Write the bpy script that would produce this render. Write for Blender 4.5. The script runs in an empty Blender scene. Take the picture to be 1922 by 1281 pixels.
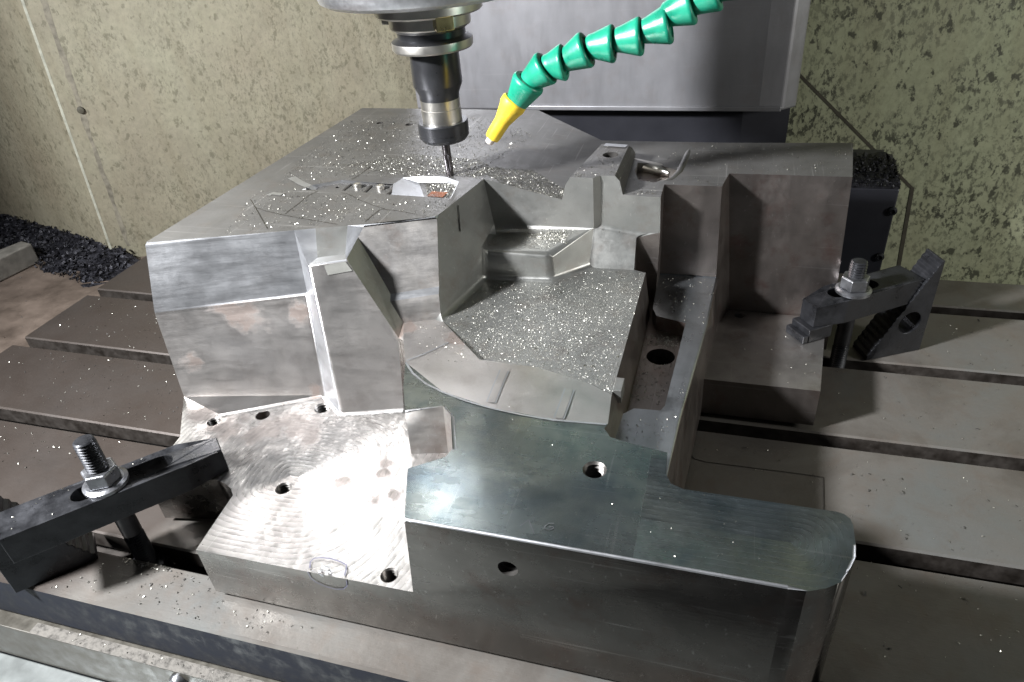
import bpy, bmesh, math, random
from mathutils import Vector, Matrix
from mathutils.geometry import tessellate_polygon
from mathutils.bvhtree import BVHTree

random.seed(7)
sc = bpy.context.scene
C = sc.collection
R = math.radians

# ------------------------------------------------------------------ camera
cam = bpy.data.cameras.new("camera")
cam.lens = 25.0
cam.sensor_width = 36.0
cam.clip_start = 0.01
cam.clip_end = 50
co = bpy.data.objects.new("camera", cam)
C.objects.link(co)
co.matrix_world = Matrix(((0.958041, -0.094497, 0.270605, 0.0), (0.276864, 0.549428, -0.788337, 0.0), (-0.074183, 0.83018, 0.552537, 0.45), (0.0, 0.0, 0.0, 1.0)))
sc.camera = co

# ------------------------------------------------------------------ world and lamps
w = bpy.data.worlds.new("World")
sc.world = w
w.use_nodes = True
w.node_tree.nodes["Background"].inputs[0].default_value = (0.55, 0.60, 0.66, 1)
w.node_tree.nodes["Background"].inputs[1].default_value = 0.042


def area(name, loc, target, size, power, col=(1, 1, 1), spread=180):
    l = bpy.data.lights.new(name, 'AREA')
    l.shape = 'DISK'
    l.size = size
    l.energy = power
    l.color = col
    l.spread = R(spread)
    o = bpy.data.objects.new(name, l)
    C.objects.link(o)
    o.location = loc
    o.rotation_euler = (Vector(target) - Vector(loc)).to_track_quat('-Z', 'Y').to_euler()
    return o


area("work_lamp_front", (-0.92, -0.10, 0.82), (-0.10, 0.50, 0.10), 0.12, 30.0, (0.97, 0.98, 1.0), 120)
area("shelf_highlight_lamp", (-0.76, 0.72, 0.60), (-0.3, 0.32, 0.05), 0.26, 0.09, (1.0, 0.99, 0.96), 50)  # unseen lamp, added to put a highlight on the shelf
area("work_lamp_right", (1.12, 0.45, 0.46), (0.45, 1.15, 0.15), 0.2, 8.0, (1.0, 0.99, 0.94), 180)
sc.view_settings.view_transform = 'Standard'
sc.view_settings.look = 'None'
sc.view_settings.exposure = 0.0
sc.view_settings.gamma = 1.0


# ------------------------------------------------------------------ node helpers
class NT:
    def __init__(self, name):
        self.m = bpy.data.materials.new(name)
        self.m.use_nodes = True
        self.t = self.m.node_tree
        self.b = self.t.nodes["Principled BSDF"]
        self.tc = self.n('ShaderNodeTexCoord')

    def n(self, typ, **kw):
        nd = self.t.nodes.new(typ)
        for k, v in kw.items():
            setattr(nd, k, v)
        return nd

    def l(self, a, b):
        self.t.links.new(a, b)

    def mapping(self, scale=(1, 1, 1), rot=(0, 0, 0), loc=(0, 0, 0), src=None):
        mp = self.n('ShaderNodeMapping')
        mp.inputs['Scale'].default_value = scale
        mp.inputs['Rotation'].default_value = rot
        mp.inputs['Location'].default_value = loc
        self.l(src or self.tc.outputs['Object'], mp.inputs['Vector'])
        return mp.outputs[0]

    def noise(self, scale, detail=4, rough=0.55, vec=None, dist=0.0):
        nd = self.n('ShaderNodeTexNoise')
        nd.inputs['Scale'].default_value = scale
        nd.inputs['Detail'].default_value = detail
        nd.inputs['Roughness'].default_value = rough
        nd.inputs['Distortion'].default_value = dist
        self.l(vec or self.tc.outputs['Object'], nd.inputs['Vector'])
        return nd.outputs['Fac']

    def ramp(self, src, stops, interp='LINEAR'):
        r = self.n('ShaderNodeValToRGB')
        r.color_ramp.interpolation = interp
        els = r.color_ramp.elements
        while len(els) < len(stops):
            els.new(0.5)
        for e, (p, c) in zip(els, stops):
            e.position = p
            e.color = (c, c, c, 1) if not isinstance(c, tuple) else (*c, 1)
        self.l(src, r.inputs[0])
        return r.outputs[0]

    def mix(self, fac, a, b, mode='MIX'):
        m = self.n('ShaderNodeMix', data_type='RGBA', blend_type=mode)
        if isinstance(fac, (int, float)):
            m.inputs[0].default_value = fac
        else:
            self.l(fac, m.inputs[0])
        for s, v in ((6, a), (7, b)):
            if isinstance(v, tuple):
                m.inputs[s].default_value = (*v, 1)
            else:
                self.l(v, m.inputs[s])
        return m.outputs[2]

    def math(self, op, a, b=None, clamp=False):
        m = self.n('ShaderNodeMath', operation=op, use_clamp=clamp)
        for i, v in enumerate((a, b)):
            if v is None:
                continue
            if isinstance(v, (int, float)):
                m.inputs[i].default_value = v
            else:
                self.l(v, m.inputs[i])
        return m.outputs[0]

    def bump(self, src, strength, dist=0.001, prev=None):
        bp = self.n('ShaderNodeBump')
        bp.inputs['Strength'].default_value = strength
        bp.inputs['Distance'].default_value = dist
        self.l(src, bp.inputs['Height'])
        if prev:
            self.l(prev, bp.inputs['Normal'])
        return bp.outputs[0]

    def spot(self, pts, soft=0.5):
        """mask of round stains at given places: (x, y, z, radius)"""
        out = None
        nz = self.noise(60, 4, 0.6)
        geo = self.tc.outputs['Object']
        for (x, y, z, r) in pts:
            d = self.n('ShaderNodeVectorMath', operation='DISTANCE')
            self.l(geo, d.inputs[0])
            d.inputs[1].default_value = (x, y, z)
            v = self.math('DIVIDE', d.outputs['Value'], r)
            v = self.math('ADD', v, self.math('MULTIPLY', self.math('SUBTRACT', nz, 0.5), 2.4))
            v = self.math('SUBTRACT', 1.0, v)
            v = self.math('DIVIDE', v, soft, clamp=True)
            out = v if out is None else self.math('MAXIMUM', out, v)
        return out

    def out(self, color=None, rough=None, metal=None, normal=None):
        for key, v in (('Base Color', color), ('Roughness', rough), ('Metallic', metal), ('Normal', normal)):
            if v is None:
                continue
            if isinstance(v, (int, float)):
                self.b.inputs[key].default_value = v
            elif isinstance(v, tuple):
                self.b.inputs[key].default_value = (*v, 1)
            else:
                self.l(v, self.b.inputs[key])
        return self.m


def steel(name, c1, c2, r1, r2, grain=(900, 30, 900), gstr=0.12, stains=None, stain_col=(0.16, 0.10, 0.07),
          cloud=14, stain_amt=0.35, metal=0.95, rings=None, gloc=0.45, scratch=0.16, wavy=0.22):
    k = NT(name)
    big = k.noise(cloud, 5, 0.6, dist=0.6)
    col = k.mix(k.ramp(big, [(0.32, 0.0), (0.68, 1.0)]), c1, c2)
    blot = k.ramp(k.noise(38, 6, 0.65, vec=k.mapping((1, 1, 1), loc=(3.1, 1.7, 0.4))), [(0.52, 0.0), (0.72, 1.0)])
    col = k.mix(k.math('MULTIPLY', blot, stain_amt), col, stain_col)
    fine = k.noise(700, 3, 0.7)
    col = k.mix(k.math('MULTIPLY', k.ramp(fine, [(0.62, 0.0), (0.78, 1.0)]), 0.25), col, (0.06, 0.05, 0.04))
    rgh = k.mix(k.ramp(k.noise(26, 5, 0.65, vec=k.mapping(loc=(7, 2, 5))), [(0.3, 0.0), (0.7, 1.0)]),
                (r1, r1, r1), (r2, r2, r2))
    if stains:
        ms = k.spot(stains)
        col = k.mix(k.math('MULTIPLY', ms, 0.75), col, stain_col)
        rgh = k.mix(ms, rgh, (0.6, 0.6, 0.6))
    # hairline scratches and smudges
    sc1 = k.ramp(k.noise(1.0, 2, 0.5, vec=k.mapping((7, 420, 260), rot=(0.2, 0.1, 0.5))), [(0.66, 0.0), (0.72, 1.0)])
    sc2 = k.ramp(k.noise(1.0, 2, 0.5, vec=k.mapping((380, 9, 200), rot=(0.1, 0.3, -0.35), loc=(5, 3, 1))), [(0.68, 0.0), (0.73, 1.0)])
    scr = k.math('MAXIMUM', sc1, sc2)
    col = k.mix(k.math('MULTIPLY', scr, scratch), col, (0.62, 0.61, 0.59))
    smu = k.ramp(k.noise(1.0, 5, 0.65, vec=k.mapping(tuple(12 + g * 0.12 for g in grain), loc=(1, 9, 4))), [(0.45, 0.0), (0.75, 1.0)])
    rgh = k.mix(k.math('MULTIPLY', smu, 0.35), rgh, (r1 * 0.6, r1 * 0.6, r1 * 0.6))
    col = k.mix(k.math('MULTIPLY', smu, 0.13), col, (0.10, 0.095, 0.09))
    brushed = k.noise(1.0, 4, 0.7, vec=k.mapping(grain))
    nrm = k.bump(brushed, gstr, 0.0006)
    nrm = k.bump(k.noise(120, 4, 0.6), gloc * gstr, 0.002, nrm)
    nrm = k.bump(k.noise(9, 2, 0.5, vec=k.mapping(loc=(6, 3, 8))), wavy, 0.010, nrm)
    if rings:
        hs = None
        for (x0, x1, y0, sy, freq, lim, amp) in rings:
            # distance to the segment x0..x1 at y0, in a rounded-square norm: offset tool passes
            sp = k.n('ShaderNodeSeparateXYZ')
            k.l(k.tc.outputs['Object'], sp.inputs[0])
            jit = k.math('MULTIPLY', k.math('SUBTRACT', k.noise(14, 1, 0.5), 0.5), 0.004)
            px = k.math('SUBTRACT', sp.outputs['X'], (x0 + x1) / 2)
            px = k.math('MAXIMUM', k.math('SUBTRACT', k.math('ABSOLUTE', px), (x1 - x0) / 2), 0.0)
            py = k.math('MULTIPLY', k.math('ABSOLUTE', k.math('SUBTRACT', sp.outputs['Y'], y0)), sy)
            d = k.math('POWER', k.math('ADD', k.math('POWER', px, 3.2), k.math('POWER', py, 3.2)), 1 / 3.2)
            dj = k.math('ADD', d, jit)
            sw = k.math('FRACT', k.math('MULTIPLY', dj, freq))
            var = k.noise(1.0, 2, 0.5, vec=k.mapping((70, 70, 70), loc=(4, 4, 4)))
            fade = k.ramp(k.math('DIVIDE', d, lim), [(0.85, 1.0), (1.0, 0.0)])
            lo = k.math('GREATER_THAN', sp.outputs['X'], x0 - 0.001) if x1 - x0 > 0.05 else 1.0
            h = k.math('MULTIPLY', k.math('MULTIPLY', k.math('MULTIPLY', sw, fade), lo), k.math('MULTIPLY', var, amp))
            hs = h if hs is None else k.math('ADD', hs, h)
        nrm = k.bump(hs, 0.9, 0.0013, nrm)
        rgh = k.mix(k.math('MULTIPLY', hs, 0.8, clamp=True), rgh, (r2 * 1.5, r2 * 1.5, r2 * 1.5))
        col = k.mix(k.math('MULTIPLY', hs, 0.45, clamp=True), col, tuple(v * 0.45 for v in c2))
    return k.out(col, rgh, metal, nrm)


def plain(name, col, rough, metal=0.0, noise=0.25, bump=0.1, nscale=80):
    k = NT(name)
    v = k.ramp(k.noise(nscale, 5, 0.6), [(0.3, 1 - noise), (0.7, 1 + noise)])
    c = k.mix(1.0, col, v, 'MULTIPLY')
    rg = k.math('MULTIPLY', v, rough)
    return k.out(c, rg, metal, k.bump(k.noise(nscale * 6, 3, 0.6), bump, 0.0006))


M = {}
# freshly machined shelf with cutter arcs, ground plate, oily / oxidised faces, plain faces
M['machined'] = steel('machined_steel', (0.35, 0.342, 0.333), (0.275, 0.268, 0.262), 0.24, 0.33, grain=(40, 900, 200),
                      gstr=0.08, stains=[(-0.40653, 0.38888, 0.055, 0.022), (-0.36464, 0.40081, 0.055, 0.022), (-0.3264, 0.39037, 0.055, 0.015), (-0.24754, 0.37301, 0.055, 0.007),
 (-0.22413, 0.34185, 0.055, 0.007), (-0.44859, 0.40355, 0.055, 0.018), (-0.34332, 0.40133, 0.055, 0.02), (-0.38057, 0.38311, 0.055, 0.016),
 (-0.27244, 0.34626, 0.055, 0.009), (-0.2423, 0.36165, 0.055, 0.008), (-0.23612, 0.33363, 0.055, 0.008), (-0.3836, 0.32293, 0.055, 0.01)], stain_col=(0.135, 0.115, 0.105), stain_amt=0.14,
                      rings=[(-0.318, -0.310, 0.345, 1.0, 215, 0.16, 1.5)])
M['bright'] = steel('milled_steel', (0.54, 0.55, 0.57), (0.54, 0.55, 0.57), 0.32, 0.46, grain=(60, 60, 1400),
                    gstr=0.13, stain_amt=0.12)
M['worn'] = steel('stained_steel', (0.42, 0.40, 0.375), (0.31, 0.30, 0.295), 0.36, 0.52, grain=(60, 60, 900), gstr=0.12,
                  stains=[(-0.44292, 0.39458, 0.06, 0.02), (-0.45904, 0.42, 0.09058, 0.014), (-0.39534, 0.44, 0.12551, 0.016), (-0.35632, 0.46032, 0.13369, 0.013),
 (-0.40737, 0.44069, 0.14061, 0.02), (-0.3877, 0.44113, 0.11708, 0.008), (-0.2497, 0.45748, 0.13, 0.012), (-0.3477, 0.44, 0.0603, 0.01),
 (-0.20087, 0.44937, 0.13, 0.016)], stain_col=(0.20, 0.145, 0.12), stain_amt=0.5)
M['satin'] = steel('satin_steel', (0.64, 0.61, 0.585), (0.54, 0.52, 0.505), 0.30, 0.42, grain=(60, 60, 900), gstr=0.14,
                   stains=[(-0.44292, 0.39458, 0.06, 0.02), (-0.45904, 0.42, 0.09058, 0.014), (-0.39534, 0.44, 0.12551, 0.016), (-0.35632, 0.46032, 0.13369, 0.013),
 (-0.40737, 0.44069, 0.14061, 0.02), (-0.3877, 0.44113, 0.11708, 0.008), (-0.2497, 0.45748, 0.13, 0.012), (-0.3477, 0.44, 0.0603, 0.01),
 (-0.20087, 0.44937, 0.13, 0.016)], stain_col=(0.20, 0.15, 0.128), stain_amt=0.25)
M['strip'] = steel('oily_strip_steel', (0.46, 0.48, 0.50), (0.33, 0.35, 0.37), 0.26, 0.38, gstr=0.07, stain_col=(0.16, 0.15, 0.14), stain_amt=0.5)
M['ground'] = steel('oily_ground_steel', (0.30, 0.325, 0.295), (0.10, 0.13, 0.155), 0.22, 0.34, grain=(30, 900, 300),
                    gstr=0.07, stain_col=(0.08, 0.12, 0.14), stain_amt=0.6, cloud=9,
                    rings=[(-0.03, 0.052, 0.2925, 1.0, 250, 0.06, 1.0)])
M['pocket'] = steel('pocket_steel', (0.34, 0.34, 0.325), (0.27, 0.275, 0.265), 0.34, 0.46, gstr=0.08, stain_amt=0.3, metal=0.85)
M['oxide'] = steel('oxidised_steel', (0.30, 0.265, 0.248), (0.21, 0.188, 0.175), 0.30, 0.46, grain=(500, 500, 40), gstr=0.10,
                   stain_col=(0.17, 0.095, 0.08), stain_amt=0.6)
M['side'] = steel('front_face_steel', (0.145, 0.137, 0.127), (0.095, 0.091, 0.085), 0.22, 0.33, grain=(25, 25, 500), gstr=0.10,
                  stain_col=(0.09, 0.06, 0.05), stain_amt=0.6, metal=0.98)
M['top'] = steel('deck_steel', (0.14, 0.137, 0.132), (0.092, 0.09, 0.087), 0.30, 0.44, gstr=0.10, stain_amt=0.4,
                 stain_col=(0.11, 0.09, 0.075), metal=0.5)
M['thread'] = plain('thread_steel', (0.10, 0.095, 0.09), 0.42, 0.9)
M['dark_hole'] = plain('hole_dark', (0.02, 0.018, 0.016), 0.6)
M['black_steel'] = plain('black_oxide_steel', (0.030, 0.031, 0.035), 0.38, 0.6, 0.45, 0.3, 60)
M['nut_steel'] = plain('nut_steel', (0.24, 0.245, 0.26), 0.34, 0.9, 0.3, 0.2)
M['chrome'] = plain('chrome', (0.80, 0.81, 0.84), 0.36, 1.0, 0.08, 0.12, 300)
M['holder'] = plain('holder_steel', (0.62, 0.60, 0.56), 0.36, 1.0, 0.08, 0.03)
M['holder_dark'] = plain('holder_dark', (0.085, 0.087, 0.095), 0.3, 0.85, 0.1, 0.03)
M['brass'] = plain('brass_key', (0.45, 0.40, 0.22), 0.3, 0.9)
M['carbide'] = plain('carbide', (0.13, 0.12, 0.125), 0.22, 0.95, 0.1, 0.05)
M['green'] = plain('green_plastic', (0.008, 0.205, 0.125), 0.32, 0.0, 0.32, 0.25, 45)
M['yellow'] = plain('yellow_plastic', (0.66, 0.46, 0.03), 0.40, 0.0, 0.3, 0.25, 60)
M['tip'] = plain('dirty_tip', (0.52, 0.46, 0.42), 0.5)
M['chip'] = plain('chip_metal', (0.42, 0.41, 0.37), 0.40, 1.0)
M['chip_dark'] = plain('chip_dark', (0.05, 0.048, 0.045), 0.5, 0.4)
M['chip_blue'] = plain('chip_heap', (0.022, 0.022, 0.028), 0.45, 0.5, 0.6, 0.8, 200)
M['marker'] = plain('marker_ink', (0.10, 0.10, 0.14), 0.6)
M['rail_grey'] = plain('rail_grey', (0.20, 0.19, 0.17), 0.5, 0.1)
M['filler'] = plain('filler_grey', (0.20, 0.20, 0.185), 0.5, 0.3, 0.15)
M['orange_reflect'] = plain('orange_reflection', (0.17, 0.062, 0.03), 0.5, 0.2, 0.5)  # colour of the painted orange-brown reflection


def table_mat():
    k = NT('cast_iron_table')
    a = k.ramp(k.noise(7, 6, 0.62, dist=0.8), [(0.3, (0.082, 0.072, 0.063)), (0.5, (0.125, 0.116, 0.105)), (0.7, (0.118, 0.122, 0.118))])
    b = k.ramp(k.noise(34, 6, 0.65, dist=0.5), [(0.5, 0.0), (0.74, 1.0)])
    a = k.mix(k.math('MULTIPLY', b, 0.5), a, (0.11, 0.085, 0.068))
    x = k.n('ShaderNodeSeparateXYZ')
    k.l(k.tc.outputs['Object'], x.inputs[0])
    # the left end of the table is a darker brown
    left = k.ramp(k.math('ADD', k.math('MULTIPLY', x.outputs['X'], -1.6),
                         k.math('MULTIPLY', x.outputs['Y'], 0.9)), [(0.95, 0.0), (1.25, 1.0)])
    a = k.mix(k.math('MULTIPLY', left, 0.85), a, (0.040, 0.030, 0.025))
    sp = k.ramp(k.noise(260, 3, 0.6), [(0.66, 0.0), (0.74, 1.0)])
    a = k.mix(k.math('MULTIPLY', sp, 0.5), a, (0.05, 0.04, 0.035))
    rg = k.ramp(k.noise(18, 5, 0.6), [(0.3, 0.40), (0.7, 0.58)])
    nr = k.bump(k.noise(1.0, 4, 0.7, vec=k.mapping((60, 700, 300), rot=(0, 0, 0.5))), 0.14, 0.0008)
    nr = k.bump(k.noise(90, 5, 0.6), 0.16, 0.002, nr)
    return k.out(a, rg, 0.35, nr)


M['table'] = table_mat()
M['slot_dark'] = plain('slot_dark', (0.022, 0.018, 0.015), 0.6, 0.1, 0.4)
M['apron'] = plain('apron_paint', (0.018, 0.020, 0.026), 0.6, 0.0, 0.4)
M['apron'].node_tree.nodes['Principled BSDF'].inputs['Specular IOR Level'].default_value = 0.08
M['rail_edge'] = plain('rail_edge_metal', (0.13, 0.122, 0.11), 0.6, 0.5, 0.45, 0.3, 200)
M['cover_band'] = plain('cover_band', (0.060, 0.055, 0.045), 0.45, 0.2, 0.3)
M['cover_sheet'] = plain('cover_sheet', (0.21, 0.225, 0.22), 0.4, 0.5, 0.2, 0.1, 30)


def wall_mat(name, base, tint, spot, scale, rotz, thr, bigamt):
    k = NT(name)
    big = k.noise(5, 6, 0.6)
    col = k.mix(k.ramp(big, [(0.3, 0.0), (0.7, 1.0)]), base, tint)
    mid = k.ramp(k.noise(30, 6, 0.7), [(0.42, 0.0), (0.75, 1.0)])
    col = k.mix(k.math('MULTIPLY', mid, 0.45), col, tuple(c * 0.62 for c in tint))
    fine = k.ramp(k.noise(130, 5, 0.75, dist=0.3), [(0.4, 0.0), (0.72, 1.0)])
    col = k.mix(k.math('MULTIPLY', fine, 0.40), col, tuple(c * 0.5 for c in base))
    runs = k.ramp(k.noise(1.0, 5, 0.65, vec=k.mapping((26, 26, 2.2))), [(0.48, 0.0), (0.70, 1.0)])
    col = k.mix(k.math('MULTIPLY', runs, 0.32), col, tuple(c * v for c, v in zip(base, (0.55, 0.47, 0.40))))
    vec = k.mapping((scale, scale, scale * 0.6), rot=(0.5, 0.6, rotz))
    s = k.ramp(k.noise(1.0, 5, 0.7, vec=vec, dist=0.12), thr)
    patch = k.ramp(k.noise(9, 5, 0.65, vec=k.mapping(loc=(2, 8, 1))), [(0.36, 0.08), (0.62, 1.0)])
    s = k.math('MULTIPLY', s, patch)
    big_s = k.ramp(k.noise(1.0, 4, 0.65, vec=k.mapping((scale * .45, scale * .45, scale * 0.3), rot=(0.5, 0.6, rotz), loc=(3, 1, 2))),
                   [(0.57, 0.0), (0.63, 0.9)])
    s2 = k.math('MULTIPLY', big_s, bigamt)
    col = k.mix(k.math('MAXIMUM', s, s2), col, spot)
    return k.out(col, k.ramp(k.noise(40, 4), [(0.3, 0.42), (0.7, 0.62)]), 0.0, k.bump(s, 0.25, 0.001))


M['wall_left'] = wall_mat('cream_wall', (0.265, 0.255, 0.185), (0.235, 0.205, 0.15), (0.075, 0.07, 0.045), 250, 0.6,
                          [(0.50, 0.0), (0.66, 0.7)], 0.62)
M['wall_right'] = wall_mat('green_wall', (0.37, 0.40, 0.26), (0.38, 0.385, 0.26), (0.035, 0.036, 0.025), 160, -0.5,
                           [(0.49, 0.0), (0.58, 0.95)], 0.95)
M['seam'] = plain('seam_dirt', (0.055, 0.05, 0.035), 0.7)
M['seam_soft'] = plain('seam_grime', (0.165, 0.15, 0.115), 0.7, 0, 0.5)
M['fold'] = plain('fold_paint', (0.33, 0.33, 0.27), 0.6)
M['steel_cover'] = steel('column_cover_steel', (0.27, 0.27, 0.285), (0.235, 0.235, 0.25), 0.36, 0.46, grain=(500, 500, 25),
                         gstr=0.05, stain_amt=0.12, cloud=5, metal=0.5, scratch=0.04, wavy=0.1)
M['cover_dark'] = plain('cover_dark', (0.04, 0.041, 0.05), 0.35, 0.5, 0.1, 0.05, 20)
M['floor_brown'] = plain('tray_brown', (0.135, 0.105, 0.085), 0.55, 0.15, 0.35, 0.2, 24)


# ------------------------------------------------------------------ object helpers
def link(name, me, mats, parent=None):
    o = bpy.data.objects.new(name, me)
    C.objects.link(o)
    for m in (mats if isinstance(mats, (list, tuple)) else [mats]):
        me.materials.append(m)
    if parent:
        o.parent = parent
        o.matrix_parent_inverse = parent_mat(parent).inverted()
    return o


def parent_mat(o):
    m = Matrix.Translation(o.location) @ o.rotation_euler.to_matrix().to_4x4()
    if o.parent:
        m = parent_mat(o.parent) @ o.matrix_parent_inverse @ m
    return m


def obj(name, bm, mat, parent=None, smooth=None, bevel=0.0, seg=2, ang=28, recalc=True):
    if recalc:
        bmesh.ops.recalc_face_normals(bm, faces=bm.faces)
    me = bpy.data.meshes.new(name)
    bm.to_mesh(me)
    bm.free()
    o = link(name, me, mat, parent)
    if smooth is not None:
        for p in me.polygons:
            p.use_smooth = True
        me.set_sharp_from_angle(angle=R(smooth))
    if bevel:
        b = o.modifiers.new('edge', 'BEVEL')
        b.width = bevel
        b.segments = seg
        b.limit_method = 'ANGLE'
        b.angle_limit = R(ang)
        b.use_clamp_overlap = True
        b.harden_normals = False
    return o


def tag(o, label=None, cat=None, group=None, kind=None):
    for k, v in (('label', label), ('category', cat), ('group', group), ('kind', kind)):
        if v:
            o[k] = v
    return o


def empty(name, loc, label, cat, group=None, rotz=0):
    o = bpy.data.objects.new(name, None)
    C.objects.link(o)
    o.empty_display_size = 0.02
    o.location = loc
    o.rotation_euler = (0, 0, rotz)
    return tag(o, label, cat, group)


def add_box(bm, lo, hi, mtx=None):
    v = []
    for z in (lo[2], hi[2]):
        for (x, y) in ((lo[0], lo[1]), (hi[0], lo[1]), (hi[0], hi[1]), (lo[0], hi[1])):
            p = Vector((x, y, z))
            v.append(bm.verts.new(mtx @ p if mtx else p))
    for f in ((3, 2, 1, 0), (4, 5, 6, 7), (0, 1, 5, 4), (1, 2, 6, 5), (2, 3, 7, 6), (3, 0, 4, 7)):
        bm.faces.new([v[i] for i in f])


def add_prism(bm, poly, z0, z1, mtx=None):
    lo = [bm.verts.new((mtx @ Vector((x, y, z0))) if mtx else (x, y, z0)) for x, y in poly]
    hi = [bm.verts.new((mtx @ Vector((x, y, z1))) if mtx else (x, y, z1)) for x, y in poly]
    n = len(poly)
    bm.faces.new(lo[::-1])
    bm.faces.new(hi)
    for i in range(n):
        bm.faces.new((lo[i], lo[(i + 1) % n], hi[(i + 1) % n], hi[i]))


def add_lathe(bm, prof, mtx, seg=48, cap0=True, cap1=True):
    """prof: (radius, height) along local z"""
    rings = []
    for r, z in prof:
        rings.append([bm.verts.new(mtx @ Vector((r * math.cos(2 * math.pi * i / seg), r * math.sin(2 * math.pi * i / seg), z)))
                      for i in range(seg)])
    for a, b in zip(rings, rings[1:]):
        for i in range(seg):
            j = (i + 1) % seg
            bm.faces.new((a[i], a[j], b[j], b[i]))
    if cap0:
        bm.faces.new(rings[0][::-1])
    if cap1:
        bm.faces.new(rings[-1])


def frame_z(p0, p1):
    """matrix whose local z runs from p0 to p1"""
    q = (Vector(p1) - Vector(p0)).to_track_quat('Z', 'Y')
    return Matrix.Translation(p0) @ q.to_matrix().to_4x4()


T3 = Matrix.Translation


def thread_prof(r, depth, pitch, top):
    """zigzag wall of a tapped hole, from the rim down"""
    pr = [(r, top)]
    z = top
    while z > top - depth:
        pr.append((r * 0.80, z - pitch * 0.5))
        pr.append((r * 0.985, z - pitch))
        z -= pitch
    return pr


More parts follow.
